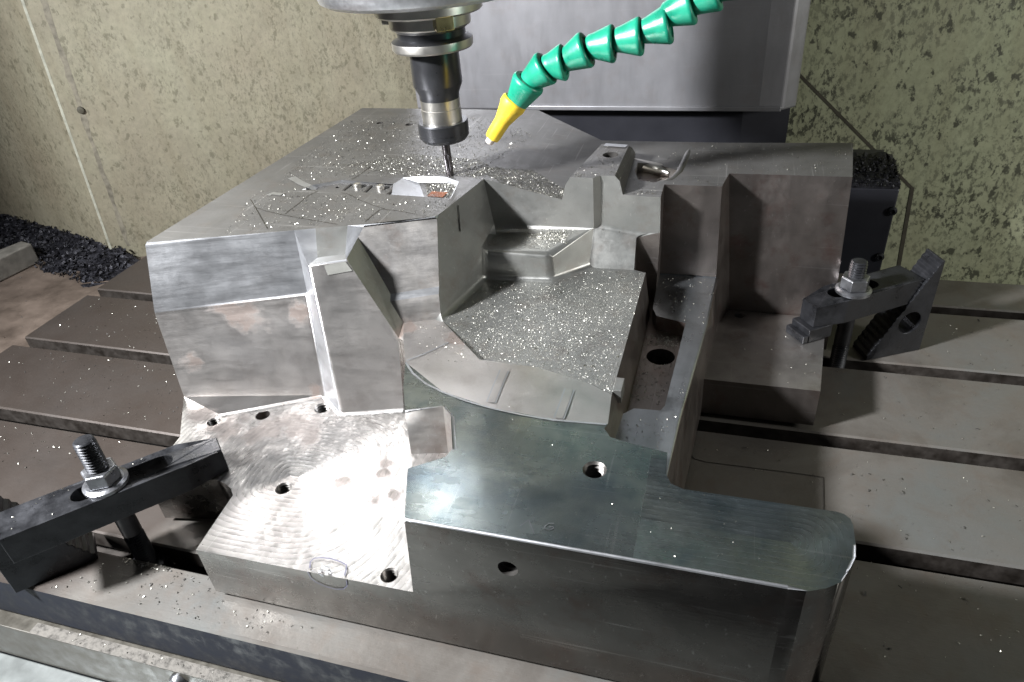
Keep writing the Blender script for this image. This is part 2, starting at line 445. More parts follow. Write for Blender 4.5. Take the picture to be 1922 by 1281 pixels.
# ------------------------------------------------------------------ the workpiece: a milled mould block
V = {'A': (-0.47133, 0.43696, 0.208),
 'RT0': (-0.34973, 0.47677, 0.208),
 'WL': (-0.33256, 0.48269, 0.208),
 'WR': (-0.30658, 0.49118, 0.208),
 'RT1': (-0.29266, 0.49553, 0.208),
 'C': (-0.23564, 0.5191, 0.208),
 'D': (-0.22182, 0.60639, 0.208),
 'MB': (-0.22543, 0.82753, 0.208),
 'NB': (-0.4598, 0.83157, 0.208),
 'LB': (-0.13699, 0.76161, 0.1948),
 'E': (-0.14665, 0.606, 0.19054),
 'E1': (-0.14314, 0.606, 0.20472),
 'E2': (-0.1385, 0.606, 0.2125),
 'E2s': (-0.11738, 0.606, 0.2125),
 'E2c': (-0.11186, 0.613, 0.2125),
 'E3': (-0.09878, 0.613, 0.2125),
 'E4': (-0.09441, 0.613, 0.2078),
 'E5': (-0.09137, 0.613, 0.1948),
 'E1b': (-0.1304, 0.69909, 0.20472),
 'E2b': (-0.12576, 0.69909, 0.2125),
 'E2sb': (-0.10464, 0.69909, 0.2125),
 'E2cb': (-0.09912, 0.70609, 0.2125),
 'E3b': (-0.09829, 0.69431, 0.2125),
 'E4b': (-0.0956, 0.70192, 0.2078),
 'Eb': (-0.13391, 0.69909, 0.19),
 'E5b': (-0.09513, 0.72348, 0.1948),
 'G': (-0.05713, 0.611, 0.1948),
 'G2': (-0.05705, 0.641, 0.1948),
 'H': (-0.00541, 0.641, 0.1948),
 'I0': (-6e-05, 0.674, 0.1948),
 'J': (0.10703, 0.674, 0.1948),
 'JB': (0.11627, 0.76832, 0.1948),
 'KB': (9e-05, 0.76189, 0.1948),
 'M1': (-0.22562, 0.47546, 0.132),
 'W1': (-0.22781, 0.602, 0.15126),
 'W2': (-0.21473, 0.606, 0.15702),
 'W3': (-0.11845, 0.606, 0.16246),
 'W3b': (-0.11164, 0.613, 0.1607),
 'W4': (-0.07796, 0.613, 0.15769),
 'W5': (-0.05619, 0.611, 0.1599),
 'LF1': (-0.21067, 0.5526, 0.16068),
 'LF2': (-0.14966, 0.5595, 0.15702),
 'FF1': (-0.21216, 0.55563, 0.13),
 'FF2': (-0.14848, 0.55985, 0.13),
 'SL': (-0.11874, 0.58936, 0.13),
 'TG': (-0.07679, 0.59108, 0.13),
 'FE0': (-0.0655, 0.587, 0.13),
 'LPa': (-0.17303, 0.42238, 0.1335),
 'FLPa': (-0.17303, 0.42338, 0.128),
 'LPb': (-0.12526, 0.42024, 0.1335),
 'FLPb': (-0.12526, 0.42124, 0.128),
 'LPc': (-0.08453, 0.41078, 0.131),
 'FLPc': (-0.08453, 0.41178, 0.128),
 'LPd': (-0.06646, 0.40392, 0.1285),
 'FLPd': (-0.06646, 0.40492, 0.128),
 'Bt': (-0.29006, 0.49638, 0.208),
 'HR': (-0.29694, 0.48816, 0.19909),
 'N0': (-0.26779, 0.47265, 0.15525),
 'N1': (-0.22946, 0.48927, 0.15649),
 'N0b': (-0.26679, 0.46765, 0.15075),
 'N1b': (-0.22846, 0.48427, 0.15199),
 'M0': (-0.2558, 0.46363, 0.13303),
 'RB': (-0.31359, 0.42464, 0.05407),
 'RBr': (-0.258, 0.43876, 0.05503),
 'TL': (-0.32388, 0.44766, 0.19234),
 'TR': (-0.29244, 0.45607, 0.19514),
 'RR': (-0.25666, 0.45199, 0.12465),
 'QL': (-0.32205, 0.46033, 0.19234),
 'QR': (-0.29797, 0.4649, 0.19514),
 'R1': (-0.46986, 0.41698, 0.15),
 'R2': (-0.34806, 0.46945, 0.15),
 'B1': (-0.48225, 0.42229, 0.05116),
 'B2': (-0.42433, 0.40317, 0.05216),
 'B3': (-0.34012, 0.44441, 0.05361),
 'FL0': (-0.3473, 0.2618, 0.05349),
 'FS': (-0.1745, 0.2618, 0.05648),
 'N1s': (-0.35303, 0.31603, 0.05339),
 'N2s': (-0.35951, 0.32247, 0.05328),
 'N3s': (-0.36863, 0.32677, 0.05312),
 'N3t': (-0.37819, 0.32862, 0.05296),
 'N4': (-0.439, 0.3175, 0.0519),
 'N5': (-0.446, 0.37, 0.05178),
 'AR0': (-0.24673, 0.44149, 0.13),
 'AL': (-0.23365, 0.41501, 0.1285),
 'AR2': (-0.19099, 0.3854, 0.1277),
 'AR3': (-0.14963, 0.37435, 0.1275),
 'AR4': (-0.10116, 0.36991, 0.1275),
 'AR5': (-0.06371, 0.37206, 0.1275),
 'UL2': (-0.22325, 0.38632, 0.1275),
 'NT5': (-0.21038, 0.35956, 0.1275),
 'NT4': (-0.18284, 0.3661, 0.1275),
 'NT3': (-0.17388, 0.35749, 0.1275),
 'NT2': (-0.1615, 0.32707, 0.1275),
 'NT1': (-0.16338, 0.31874, 0.1275),
 'UL1': (-0.18414, 0.30314, 0.1275),
 'FU0': (-0.1686, 0.2618, 0.1275),
 'FA0': (0.0497, 0.2618, 0.1275),
 'FA1': (0.05902, 0.26303, 0.1275),
 'FA2': (0.0677, 0.26662, 0.1275),
 'FA3': (0.07516, 0.27234, 0.1275),
 'FA4': (0.08088, 0.2798, 0.1275),
 'FA5': (0.08447, 0.28848, 0.1275),
 'FA6': (0.0857, 0.2978, 0.1275),
 'FB0': (0.0857, 0.3134, 0.1275),
 'FB1': (0.08463, 0.3174, 0.1275),
 'FB2': (0.0817, 0.32033, 0.1275),
 'FB3': (0.0777, 0.3214, 0.1275),
 'UG': (-0.0085, 0.3214, 0.1275),
 'UG2': (-0.0165, 0.3245, 0.1275),
 'UG3': (-0.0205, 0.3325, 0.1275),
 'UB': (-0.0215, 0.352, 0.1275),
 'UC': (-0.04354, 0.35571, 0.1275),
 'UD': (-0.06, 0.3595, 0.1275),
 'UE': (-0.0655, 0.3675, 0.1275),
 'UBl': (-0.0215, 0.355, 0.1),
 'UCl': (-0.04354, 0.35871, 0.1),
 'UDl': (-0.057, 0.3625, 0.1),
 'UEl': (-0.0625, 0.3705, 0.1),
 'RO0': (-0.0027, 0.641, 0.1),
 'RO1': (-0.00528, 0.55868, 0.1),
 'ROK': (-0.0061, 0.5467, 0.1),
 'RO2': (-0.01694, 0.42462, 0.1),
 'RO3': (-0.0215, 0.352, 0.1),
 'RL0': (-0.0575, 0.641, 0.1),
 'RLf': (-0.0575, 0.611, 0.1),
 'PLb': (-0.0565, 0.575, 0.1),
 'PLc': (-0.0515, 0.562, 0.1),
 'PK1': (-0.02484, 0.55365, 0.1),
 'PK2': (-0.03046, 0.43359, 0.1),
 'PK2b': (-0.03297, 0.42726, 0.1),
 'PK3': (-0.05289, 0.42601, 0.1),
 'Ft1': (-0.06, 0.418, 0.1),
 'PLbp': (-0.0565, 0.575, 0.085),
 'PLcp': (-0.0515, 0.562, 0.085),
 'PK1p': (-0.02484, 0.55365, 0.085),
 'PK2p': (-0.03046, 0.43359, 0.085),
 'PK2bp': (-0.03297, 0.42726, 0.085),
 'PK3p': (-0.05289, 0.42601, 0.085),
 'Ft1p': (-0.06, 0.418, 0.085),
 'RLfp': (-0.0575, 0.611, 0.085),
 'FE0p': (-0.06, 0.587, 0.085),
 'TGp': (-0.07679, 0.59108, 0.085),
 'W4p': (-0.07796, 0.613, 0.085),
 'K1': (-0.0045, 0.5467, 0.0455),
 'K2': (0.0953, 0.5467, 0.0455),
 'K3': (0.1083, 0.674, 0.0455),
 'CF1': (0.1145, 0.674, 0.0455),
 'CF0': (0.0135, 0.674, 0.0455),
 'RW0': (0.003, 0.641, 0.0455),
 'RF3': (-0.0173, 0.352, 0.006),
 'UL1n': (-0.18414, 0.30314, 0.088),
 'NT5n': (-0.21038, 0.35556, 0.088),
 'NT4n': (-0.18284, 0.3621, 0.088),
 'NT3n': (-0.17788, 0.35749, 0.088),
 'NT2n': (-0.1655, 0.32707, 0.088),
 'NT1n': (-0.16338, 0.31874, 0.088),
 'US1': (-0.18614, 0.30314, 0.05628),
 'US2': (-0.21238, 0.35956, 0.05582),
 'US3': (-0.25073, 0.44149, 0.05516),
 'X0': (-0.39438, 0.562, 0.208),
 'X1': (-0.38827, 0.57481, 0.208),
 'X2': (-0.36474, 0.59089, 0.208),
 'X3': (-0.30604, 0.58519, 0.208),
 'X4': (-0.30281, 0.60201, 0.208),
 'X5': (-0.28555, 0.60773, 0.208),
 'X6': (-0.25986, 0.60717, 0.208),
 'X7': (-0.24338, 0.59768, 0.208),
 'X8': (-0.23664, 0.55609, 0.208),
 'X9': (-0.26128, 0.55847, 0.208),
 'X10': (-0.29635, 0.55994, 0.208),
 'X11': (-0.32205, 0.5625, 0.208),
 'X12': (-0.36331, 0.56635, 0.208),
 'Q0': (-0.0885, 0.67208, 0.1948),
 'q0': (-0.0885, 0.67208, 0.1858),
 'Q1': (-0.08914, 0.69569, 0.1948),
 'q1': (-0.08914, 0.69569, 0.1858),
 'Q2': (-0.0743, 0.69531, 0.1948),
 'q2': (-0.0743, 0.69531, 0.1858),
 'Q3': (-0.0559, 0.68342, 0.1948),
 'q3': (-0.0559, 0.68342, 0.1858),
 'Q4': (-0.04379, 0.67295, 0.1948),
 'q4': (-0.04379, 0.67295, 0.1858),
 'Q5': (-0.05089, 0.65298, 0.1948),
 'q5': (-0.05089, 0.65298, 0.1858),
 'Q6': (-0.06678, 0.64482, 0.1948),
 'q6': (-0.06678, 0.64482, 0.1858),
 'Q7': (-0.08241, 0.65016, 0.1948),
 'q7': (-0.08241, 0.65016, 0.1858),
 'Y0': (-0.39438, 0.562, 0.205),
 'Y1': (-0.38827, 0.57481, 0.205),
 'Y2': (-0.36474, 0.59089, 0.205),
 'Y10': (-0.29635, 0.55994, 0.205),
 'Y11': (-0.32205, 0.5625, 0.205),
 'Y12': (-0.36331, 0.56635, 0.205),
 'YA': (-0.30925, 0.59113, 0.205),
 'YB': (-0.30003, 0.56688, 0.205),
 'PA': (-0.28768, 0.60293, 0.2033),
 'PB': (-0.25985, 0.60548, 0.2033),
 'PC': (-0.24743, 0.59984, 0.2033),
 'PD': (-0.24274, 0.56673, 0.2033),
 'PE': (-0.26716, 0.56735, 0.2033)}
BOT = 0.006
for n in list(V):
    V['_' + n] = (V[n][0], V[n][1], BOT)

HOLES = {'s1': ((-0.42771, 0.39416, 0.0521), 0.0061, 'thread', 0.02),
 's2': ((-0.38637, 0.41052, 0.05281), 0.00658, 'plain', 0.02),
 's3': ((-0.33558, 0.43008, 0.05369), 0.00755, 'thread', 0.02),
 's4': ((-0.31586, 0.33093, 0.05403), 0.00659, 'thread', 0.025),
 's5': ((-0.19599, 0.27118, 0.05611), 0.00631, 'thread', 0.03),
 'u1': ((-0.06451, 0.32693, 0.1275), 0.00776, 'thread', 0.022),
 'k1': ((0.02399, 0.6643, 0.0455), 0.00536, 'thread', 0.02),
 'p1': ((-0.04251, 0.51917, 0.085), 0.01236, 'dark', 0.03),
 'b1': ((-0.11177, 0.6672, 0.2125), 0.00769, 'dark', 0.02),
 'd1': ((-0.40679, 0.77125, 0.208), 0.00415, 'dark', 0.02),
 'd2': ((-0.36664, 0.76663, 0.208), 0.0047, 'dark', 0.02),
 'c1': ((-0.36284, 0.57927, 0.205), 0.00233, 'dark', 0.012),
 'fh': ((-0.10549, 0.2618, 0.09938), 0.0064, 'front', 0.02)}
SHELF_SLOPE = 0.0173


def ring(key, n=20):
    if key == 'RC':                      # small recess behind the boss
        return [V['Q%d' % i] for i in range(8)]
    if key == 'CH':                      # outline of the shallow channel being cut into the deck
        return [V['X%d' % i] for i in range(13)]
    c, r = HOLES[key][0], HOLES[key][1]
    u = [(r * math.cos(2 * math.pi * i / n), r * math.sin(2 * math.pi * i / n)) for i in range(n)]
    if HOLES[key][2] == 'front':
        return [(c[0] + a, c[1], c[2] + b) for a, b in u]
    sl = SHELF_SLOPE if key[0] == 's' else 0.0      # the shelf is very slightly out of level
    return [(c[0] + a, c[1] + b, c[2] + sl * a) for a, b in u]


FACES = [('top', ['A', 'RT0', 'WL', 'WR', 'RT1', 'C', 'D', 'MB', 'NB'], ['CH', 'd1', 'd2']), ('bright', ['X0', 'X1', 'Y1', 'Y0'], []),
 ('bright', ['X1', 'X2', 'Y2', 'Y1'], []), ('top', ['X10', 'X11', 'Y11', 'Y10'], []), ('top', ['X11', 'X12', 'Y12', 'Y11'], []),
 ('top', ['X12', 'X0', 'Y0', 'Y12'], []), ('bright', ['X2', 'X3', 'YA', 'Y2'], []), ('top', ['X10', 'YB', 'Y10'], []),
 ('top', ['YA', 'X3', 'X10', 'YB'], []), ('top', ['Y0', 'Y1', 'Y2', 'YA', 'YB', 'Y10', 'Y11', 'Y12'], ['c1']),
 ('bright', ['X3', 'X4', 'PA', 'PE', 'X10'], []), ('bright', ['X4', 'X5', 'X6', 'PB', 'PA'], []), ('bright', ['X6', 'X7', 'PC', 'PB'], []),
 ('bright', ['X7', 'X8', 'PD', 'PC'], []), ('bright', ['X8', 'X9', 'PE', 'PD'], []), ('bright', ['X9', 'X10', 'PE'], []),
 ('top', ['PA', 'PB', 'PC', 'PD', 'PE'], []), ('top', ['D', 'E', 'Eb', 'LB', 'MB'], []),
 ('top', ['E5', 'G', 'G2', 'H', 'I0', 'KB', 'LB', 'E5b'], ['RC']), ('worn', ['Q0', 'Q1', 'q1', 'q0'], []), ('worn', ['Q1', 'Q2', 'q2', 'q1'], []),
 ('worn', ['Q2', 'Q3', 'q3', 'q2'], []), ('worn', ['Q3', 'Q4', 'q4', 'q3'], []), ('worn', ['Q4', 'Q5', 'q5', 'q4'], []),
 ('worn', ['Q5', 'Q6', 'q6', 'q5'], []), ('worn', ['Q6', 'Q7', 'q7', 'q6'], []), ('worn', ['Q7', 'Q0', 'q0', 'q7'], []),
 ('oxide', ['q0', 'q1', 'q2', 'q3', 'q4', 'q5', 'q6', 'q7'], []), ('top', ['I0', 'J', 'JB', 'KB'], []), ('top', ['Eb', 'E5b', 'LB'], []),
 ('top', ['E', 'E1', 'E1b', 'Eb'], []), ('top', ['E1', 'E2', 'E2b', 'E1b'], []), ('top', ['E2', 'E2s', 'E2c', 'E3', 'E3b', 'E2b'], ['b1']),
 ('top', ['E3', 'E4', 'E4b', 'E3b'], []), ('top', ['E4', 'E5', 'E5b', 'E4b'], []), ('machined', ['Eb', 'E1b', 'E2b', 'E3b', 'E4b', 'E5b'], []),
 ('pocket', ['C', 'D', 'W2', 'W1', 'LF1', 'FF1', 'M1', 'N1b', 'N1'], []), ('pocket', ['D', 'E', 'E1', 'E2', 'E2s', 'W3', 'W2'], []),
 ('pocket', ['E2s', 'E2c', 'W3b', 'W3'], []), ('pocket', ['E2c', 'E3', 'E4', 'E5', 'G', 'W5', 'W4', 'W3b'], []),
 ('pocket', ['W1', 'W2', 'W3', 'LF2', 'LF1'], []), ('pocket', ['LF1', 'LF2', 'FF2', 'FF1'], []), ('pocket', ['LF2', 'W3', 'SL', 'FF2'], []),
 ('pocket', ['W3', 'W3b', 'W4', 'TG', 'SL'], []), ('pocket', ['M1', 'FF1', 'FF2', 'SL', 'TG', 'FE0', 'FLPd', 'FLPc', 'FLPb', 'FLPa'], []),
 ('worn', ['M1', 'LPa', 'FLPa'], []), ('worn', ['LPa', 'LPb', 'FLPb', 'FLPa'], []), ('worn', ['LPb', 'LPc', 'FLPc', 'FLPb'], []),
 ('worn', ['LPc', 'LPd', 'FLPd', 'FLPc'], []), ('satin', ['AR0', 'M0', 'M1', 'LPa', 'AL'], []), ('satin', ['AL', 'LPa', 'LPb', 'AR3', 'AR2'], []),
 ('satin', ['AR3', 'LPb', 'LPc', 'AR4'], []), ('satin', ['AR4', 'LPc', 'LPd', 'AR5'], []), ('worn', ['RT1', 'C', 'N1', 'N0', 'HR'], []),
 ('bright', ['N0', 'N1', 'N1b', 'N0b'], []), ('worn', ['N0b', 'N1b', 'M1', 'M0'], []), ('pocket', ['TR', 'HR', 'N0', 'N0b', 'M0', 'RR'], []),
 ('satin', ['TL', 'TR', 'RR', 'RBr', 'RB'], []), ('worn', ['M0', 'RR', 'AR0'], []), ('bright', ['TL', 'TR', 'QR', 'QL'], []),
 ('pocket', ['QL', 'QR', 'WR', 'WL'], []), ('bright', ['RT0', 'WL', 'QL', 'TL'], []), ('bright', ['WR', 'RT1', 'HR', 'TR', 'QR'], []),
 ('bright', ['A', 'RT0', 'R2', 'R1'], []), ('satin', ['R1', 'R2', 'B3', 'B2', 'B1'], []), ('bright', ['RT0', 'TL', 'RB', 'B3', 'R2'], []),
 ('machined', ['B1', 'B2', 'B3', 'RB', 'RBr', 'US3', 'US2', 'US1', 'FS', 'FL0', 'N1s', 'N2s', 'N3s', 'N3t', 'N4', 'N5'],
  ['s1', 's2', 's3', 's4', 's5']),
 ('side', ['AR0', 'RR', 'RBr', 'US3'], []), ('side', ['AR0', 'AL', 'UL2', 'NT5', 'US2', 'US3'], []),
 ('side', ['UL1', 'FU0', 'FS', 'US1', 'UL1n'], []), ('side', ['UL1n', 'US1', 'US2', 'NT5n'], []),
 ('ground',
  ['UL1', 'FU0', 'FA0', 'FA1', 'FA2', 'FA3', 'FA4', 'FA5', 'FA6', 'FB0', 'FB1', 'FB2', 'FB3', 'UG', 'UG2', 'UG3', 'UB', 'UC', 'UD', 'UE', 'AR5',
   'AR4', 'AR3', 'AR2', 'AL', 'UL2', 'NT5', 'NT4', 'NT3', 'NT2', 'NT1'],
  ['u1']),
 ('worn', ['NT5', 'NT4', 'NT4n', 'NT5n'], []), ('worn', ['NT4', 'NT3', 'NT3n', 'NT4n'], []), ('worn', ['NT3', 'NT2', 'NT2n', 'NT3n'], []),
 ('worn', ['NT2', 'NT1', 'NT1n', 'NT2n'], []), ('worn', ['NT1', 'UL1', 'UL1n', 'NT1n'], []),
 ('machined', ['NT5n', 'NT4n', 'NT3n', 'NT2n', 'NT1n', 'UL1n'], []), ('oxide', ['UB', 'UC', 'UCl', 'UBl'], []),
 ('oxide', ['UC', 'UD', 'UDl', 'UCl'], []), ('oxide', ['UD', 'UE', 'UEl', 'UDl'], []),
 ('oxide', ['UE', 'AR5', 'LPd', 'FLPd', 'FE0', 'FE0p', 'Ft1p', 'Ft1', 'UEl'], []),
 ('strip', ['UBl', 'RO3', 'RO2', 'ROK', 'RO1', 'RO0', 'RL0', 'RLf', 'PLb', 'PLc', 'PK1', 'PK2', 'PK2b', 'PK3', 'Ft1', 'UEl', 'UDl', 'UCl'], []),
 ('oxide', ['RLf', 'PLb', 'PLbp', 'RLfp'], []), ('oxide', ['PLb', 'PLc', 'PLcp', 'PLbp'], []), ('oxide', ['PLc', 'PK1', 'PK1p', 'PLcp'], []),
 ('oxide', ['PK1', 'PK2', 'PK2p', 'PK1p'], []), ('oxide', ['PK2', 'PK2b', 'PK2bp', 'PK2p'], []), ('oxide', ['PK2b', 'PK3', 'PK3p', 'PK2bp'], []),
 ('oxide', ['PK3', 'Ft1', 'Ft1p', 'PK3p'], []),
 ('oxide', ['FE0p', 'Ft1p', 'PK3p', 'PK2bp', 'PK2p', 'PK1p', 'PLcp', 'PLbp', 'RLfp', 'W4p', 'TGp'], ['p1']),
 ('oxide', ['FE0', 'TG', 'TGp', 'FE0p'], []), ('oxide', ['TG', 'W4', 'W4p', 'TGp'], []), ('oxide', ['W4', 'W5', 'RLf', 'RLfp', 'W4p'], []),
 ('oxide', ['G', 'G2', 'RL0', 'RLf', 'W5'], []), ('oxide', ['G2', 'H', 'RO0', 'RL0'], []), ('oxide', ['H', 'I0', 'CF0', 'RW0', 'RO0'], []),
 ('oxide', ['I0', 'J', 'CF1', 'K3', 'CF0'], []), ('worn', ['K1', 'K2', 'K3', 'CF0', 'RW0'], ['k1']),
 ('oxide', ['RO0', 'RO1', 'ROK', 'K1', 'RW0'], []), ('oxide', ['ROK', 'RO2', 'RO3', 'RF3', '_K1', 'K1'], []),
 ('oxide', ['K1', 'K2', '_K2', '_K1'], []), ('oxide', ['K2', 'K3', '_K3', '_K2'], []), ('oxide', ['K3', 'CF1', '_CF1', '_K3'], []),
 ('oxide', ['CF1', 'J', 'JB', '_JB', '_CF1'], []), ('top', ['JB', 'KB', '_KB', '_JB'], []), ('top', ['KB', 'LB', '_LB', '_KB'], []),
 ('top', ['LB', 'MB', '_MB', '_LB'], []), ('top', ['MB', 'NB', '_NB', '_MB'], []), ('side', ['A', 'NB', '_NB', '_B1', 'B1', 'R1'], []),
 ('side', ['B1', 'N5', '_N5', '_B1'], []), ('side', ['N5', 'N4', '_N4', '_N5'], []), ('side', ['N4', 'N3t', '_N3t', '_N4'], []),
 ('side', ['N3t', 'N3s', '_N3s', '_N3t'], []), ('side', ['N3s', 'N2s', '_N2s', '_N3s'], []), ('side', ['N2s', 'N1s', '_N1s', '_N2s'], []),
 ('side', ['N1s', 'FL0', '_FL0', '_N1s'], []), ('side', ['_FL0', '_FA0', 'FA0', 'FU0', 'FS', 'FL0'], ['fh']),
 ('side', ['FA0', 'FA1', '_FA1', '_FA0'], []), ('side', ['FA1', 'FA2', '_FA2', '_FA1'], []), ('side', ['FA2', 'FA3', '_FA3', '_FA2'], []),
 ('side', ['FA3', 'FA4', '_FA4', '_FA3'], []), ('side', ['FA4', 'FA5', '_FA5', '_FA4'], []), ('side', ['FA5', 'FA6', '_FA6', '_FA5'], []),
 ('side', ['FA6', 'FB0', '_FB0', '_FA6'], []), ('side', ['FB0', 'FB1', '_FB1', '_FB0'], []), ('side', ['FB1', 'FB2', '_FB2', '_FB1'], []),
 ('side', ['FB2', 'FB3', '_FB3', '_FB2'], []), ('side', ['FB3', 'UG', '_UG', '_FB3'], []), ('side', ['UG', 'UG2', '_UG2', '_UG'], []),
 ('side', ['UG2', 'UG3', '_UG3', '_UG2'], []), ('side', ['UG3', 'UB', '_UB', '_UG3'], []), ('oxide', ['UB', 'UBl', 'RO3', 'RF3', '_UB'], [])]

block = empty('mold_block', (-0.15, 0.5, 0.0), 'large milled steel mould block with stepped pockets clamped on the slotted machine table', 'mold block')

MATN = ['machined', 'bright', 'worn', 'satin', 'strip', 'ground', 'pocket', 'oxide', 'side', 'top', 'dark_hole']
bm = bmesh.new()
cache = {}


def gv(p):
    key = tuple(round(c, 5) for c in p)
    if key not in cache:
        cache[key] = bm.verts.new(p)
    return cache[key]


for mat, names, holes in FACES:
    pts = [V[n] for n in names]
    if holes:
        loops = [[Vector(p) for p in pts]]
        flat = list(pts)
        for h in holes:
            rp = ring(h)
            loops.append([Vector(p) for p in rp])
            flat += rp
        for tri in tessellate_polygon(loops):
            try:
                f = bm.faces.new([gv(flat[i]) for i in tri])
                f.material_index = MATN.index(mat)
            except ValueError:
                pass
    else:
        vs = []
        for p in pts:
            v = gv(p)
            if v not in vs:
                vs.append(v)
        try:
            f = bm.faces.new(vs)
            f.material_index = MATN.index(mat)
        except ValueError:
            print('dup face', names)

# wider machined fillets along chosen creases
FIL = [(0.0022, [('A', 'RT0'), ('RT0', 'WL'), ('WL', 'WR'), ('WR', 'RT1'), ('RT1', 'C')], 'bright'),
 (0.0014, [('FU0', 'FA0'), ('FA0', 'FA1'), ('FA1', 'FA2'), ('FA2', 'FA3'), ('FA3', 'FA4'), ('FA4', 'FA5'), ('FA5', 'FA6')], 'bright'),
 (0.0026, [('NT5', 'NT4'), ('NT4', 'NT3'), ('NT3', 'NT2')], 'bright'),
 (0.0052,
  [('FF1', 'FF2'), ('W2', 'W3'), ('LF1', 'FF1'), ('M1', 'FF1'), ('W1', 'LF1'), ('W3b', 'W4'), ('LF1', 'LF2'), ('LF2', 'W3'), ('LF2', 'FF2'),
   ('FF2', 'SL'), ('W1', 'W2')],
  None),
 (0.0034, [('B2', 'B3'), ('RB', 'RBr'), ('RB', 'B3'), ('RB', 'TL'), ('TL', 'TR'), ('R1', 'R2'), ('R2', 'B3')], None),
 (0.0024, [('RL0', 'RO0'), ('CF0', 'K3'), ('RO1', 'ROK'), ('ROK', 'RO2'), ('RO2', 'RO3'), ('RO1', 'RO0')], None)]


def edge_of(a, b):
    va, vb = gv(V[a]), gv(V[b])
    return bm.edges.get((va, vb))


for off, lst, fm in FIL:
    es = [e for e in (edge_of(a, b) for a, b in lst) if e is not None]
    if len(es) != len(lst):
        print('missing fillet edges', [p for p in lst if edge_of(*p) is None])
    bmesh.ops.bevel(bm, geom=es, offset=off, segments=4, profile=0.5, affect='EDGES', clamp_overlap=False,
                     material=MATN.index(fm) if fm else -1)
    cache = {tuple(round(c, 5) for c in v.co): v for v in bm.verts}
bmesh.ops.delete(bm, geom=[v for v in bm.verts if not v.link_faces], context='VERTS')
isl = []
seen = set()
for v0 in bm.verts:
    if v0 in seen:
        continue
    st, comp = [v0], []
    seen.add(v0)
    while st:
        v = st.pop()
        comp.append(v)
        for e in v.link_edges:
            o2 = e.other_vert(v)
            if o2 not in seen:
                seen.add(o2)
                st.append(o2)
    isl.append(comp)
isl.sort(key=len)
for c in isl[:-1]:
    print('ISLAND', len(c), [tuple(round(x, 3) for x in v.co) for v in c[:4]])
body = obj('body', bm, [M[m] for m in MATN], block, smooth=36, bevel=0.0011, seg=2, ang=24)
wn = body.modifiers.new('face_normals', 'WEIGHTED_NORMAL')
wn.mode = 'FACE_AREA'
wn.weight = 80
wn.keep_sharp = True
bpy.context.view_layer.update()

# holes in the block
for key, (c, r, kind, depth) in HOLES.items():
    bm = bmesh.new()
    if kind == 'thread':
        pr = thread_prof(r, depth, r / 2.6, c[2])
        add_lathe(bm, pr + [(0.0005, pr[-1][1])], Matrix.Translation((c[0], c[1], 0)), 20, False, False)
        obj('threaded_hole', bm, M['thread'], block, smooth=30)
    elif kind == 'front':
        add_lathe(bm, [(r, 0), (r * 0.98, -0.004), (r * 0.72, -0.0045), (r * 0.70, -depth), (0.0005, -depth)],
                  frame_z(c, (c[0], c[1] - 1, c[2])), 20, False, False)
        obj('plain_hole', bm, M['dark_hole'], block, smooth=30)
    else:
        add_lathe(bm, [(r, c[2]), (r, c[2] - depth), (0.0005, c[2] - depth)], Matrix.Translation((c[0], c[1], 0)), 20, False, False)
        obj('plain_hole', bm, M['dark_hole'] if kind == 'dark' else M['oxide'], block, smooth=30)
# thin pads that lift the block off the table
bm = bmesh.new()
add_box(bm, (-0.33, 0.268, 0.0005), (0.06, 0.314, 0.0062))
add_box(bm, (-0.43, 0.45, 0.0005), (-0.03, 0.80, 0.0062))
obj('base_pad', bm, M['slot_dark'], block)


def ribbon(name, pts, nrm, wid, mat, parent, lift=0.0003):
    """flat line drawn on a surface"""
    bm = bmesh.new()
    nrm = Vector(nrm)
    prev = None
    for i, p in enumerate(pts):
        a = Vector(pts[max(i - 1, 0)])
        b = Vector(pts[min(i + 1, len(pts) - 1)])
        s = (b - a).cross(nrm).normalized() * wid * 0.5
        q = Vector(p) + nrm * lift
        cur = (bm.verts.new(q - s), bm.verts.new(q + s))
        if prev:
            bm.faces.new((prev[0], prev[1], cur[1], cur[0]))
        prev = cur
    return obj(name, bm, mat, parent)


dg = bpy.context.evaluated_depsgraph_get()
bvh = BVHTree.FromObject(body, dg)
cp = co.matrix_world.translation


def settle(pts):
    """drop line points onto the block along the sight line they were measured on"""
    out = []
    for p in pts:
        h = bvh.ray_cast(cp, (Vector(p) - cp).normalized())[0]
        out.append(h if h is not None else Vector(p))
    return out


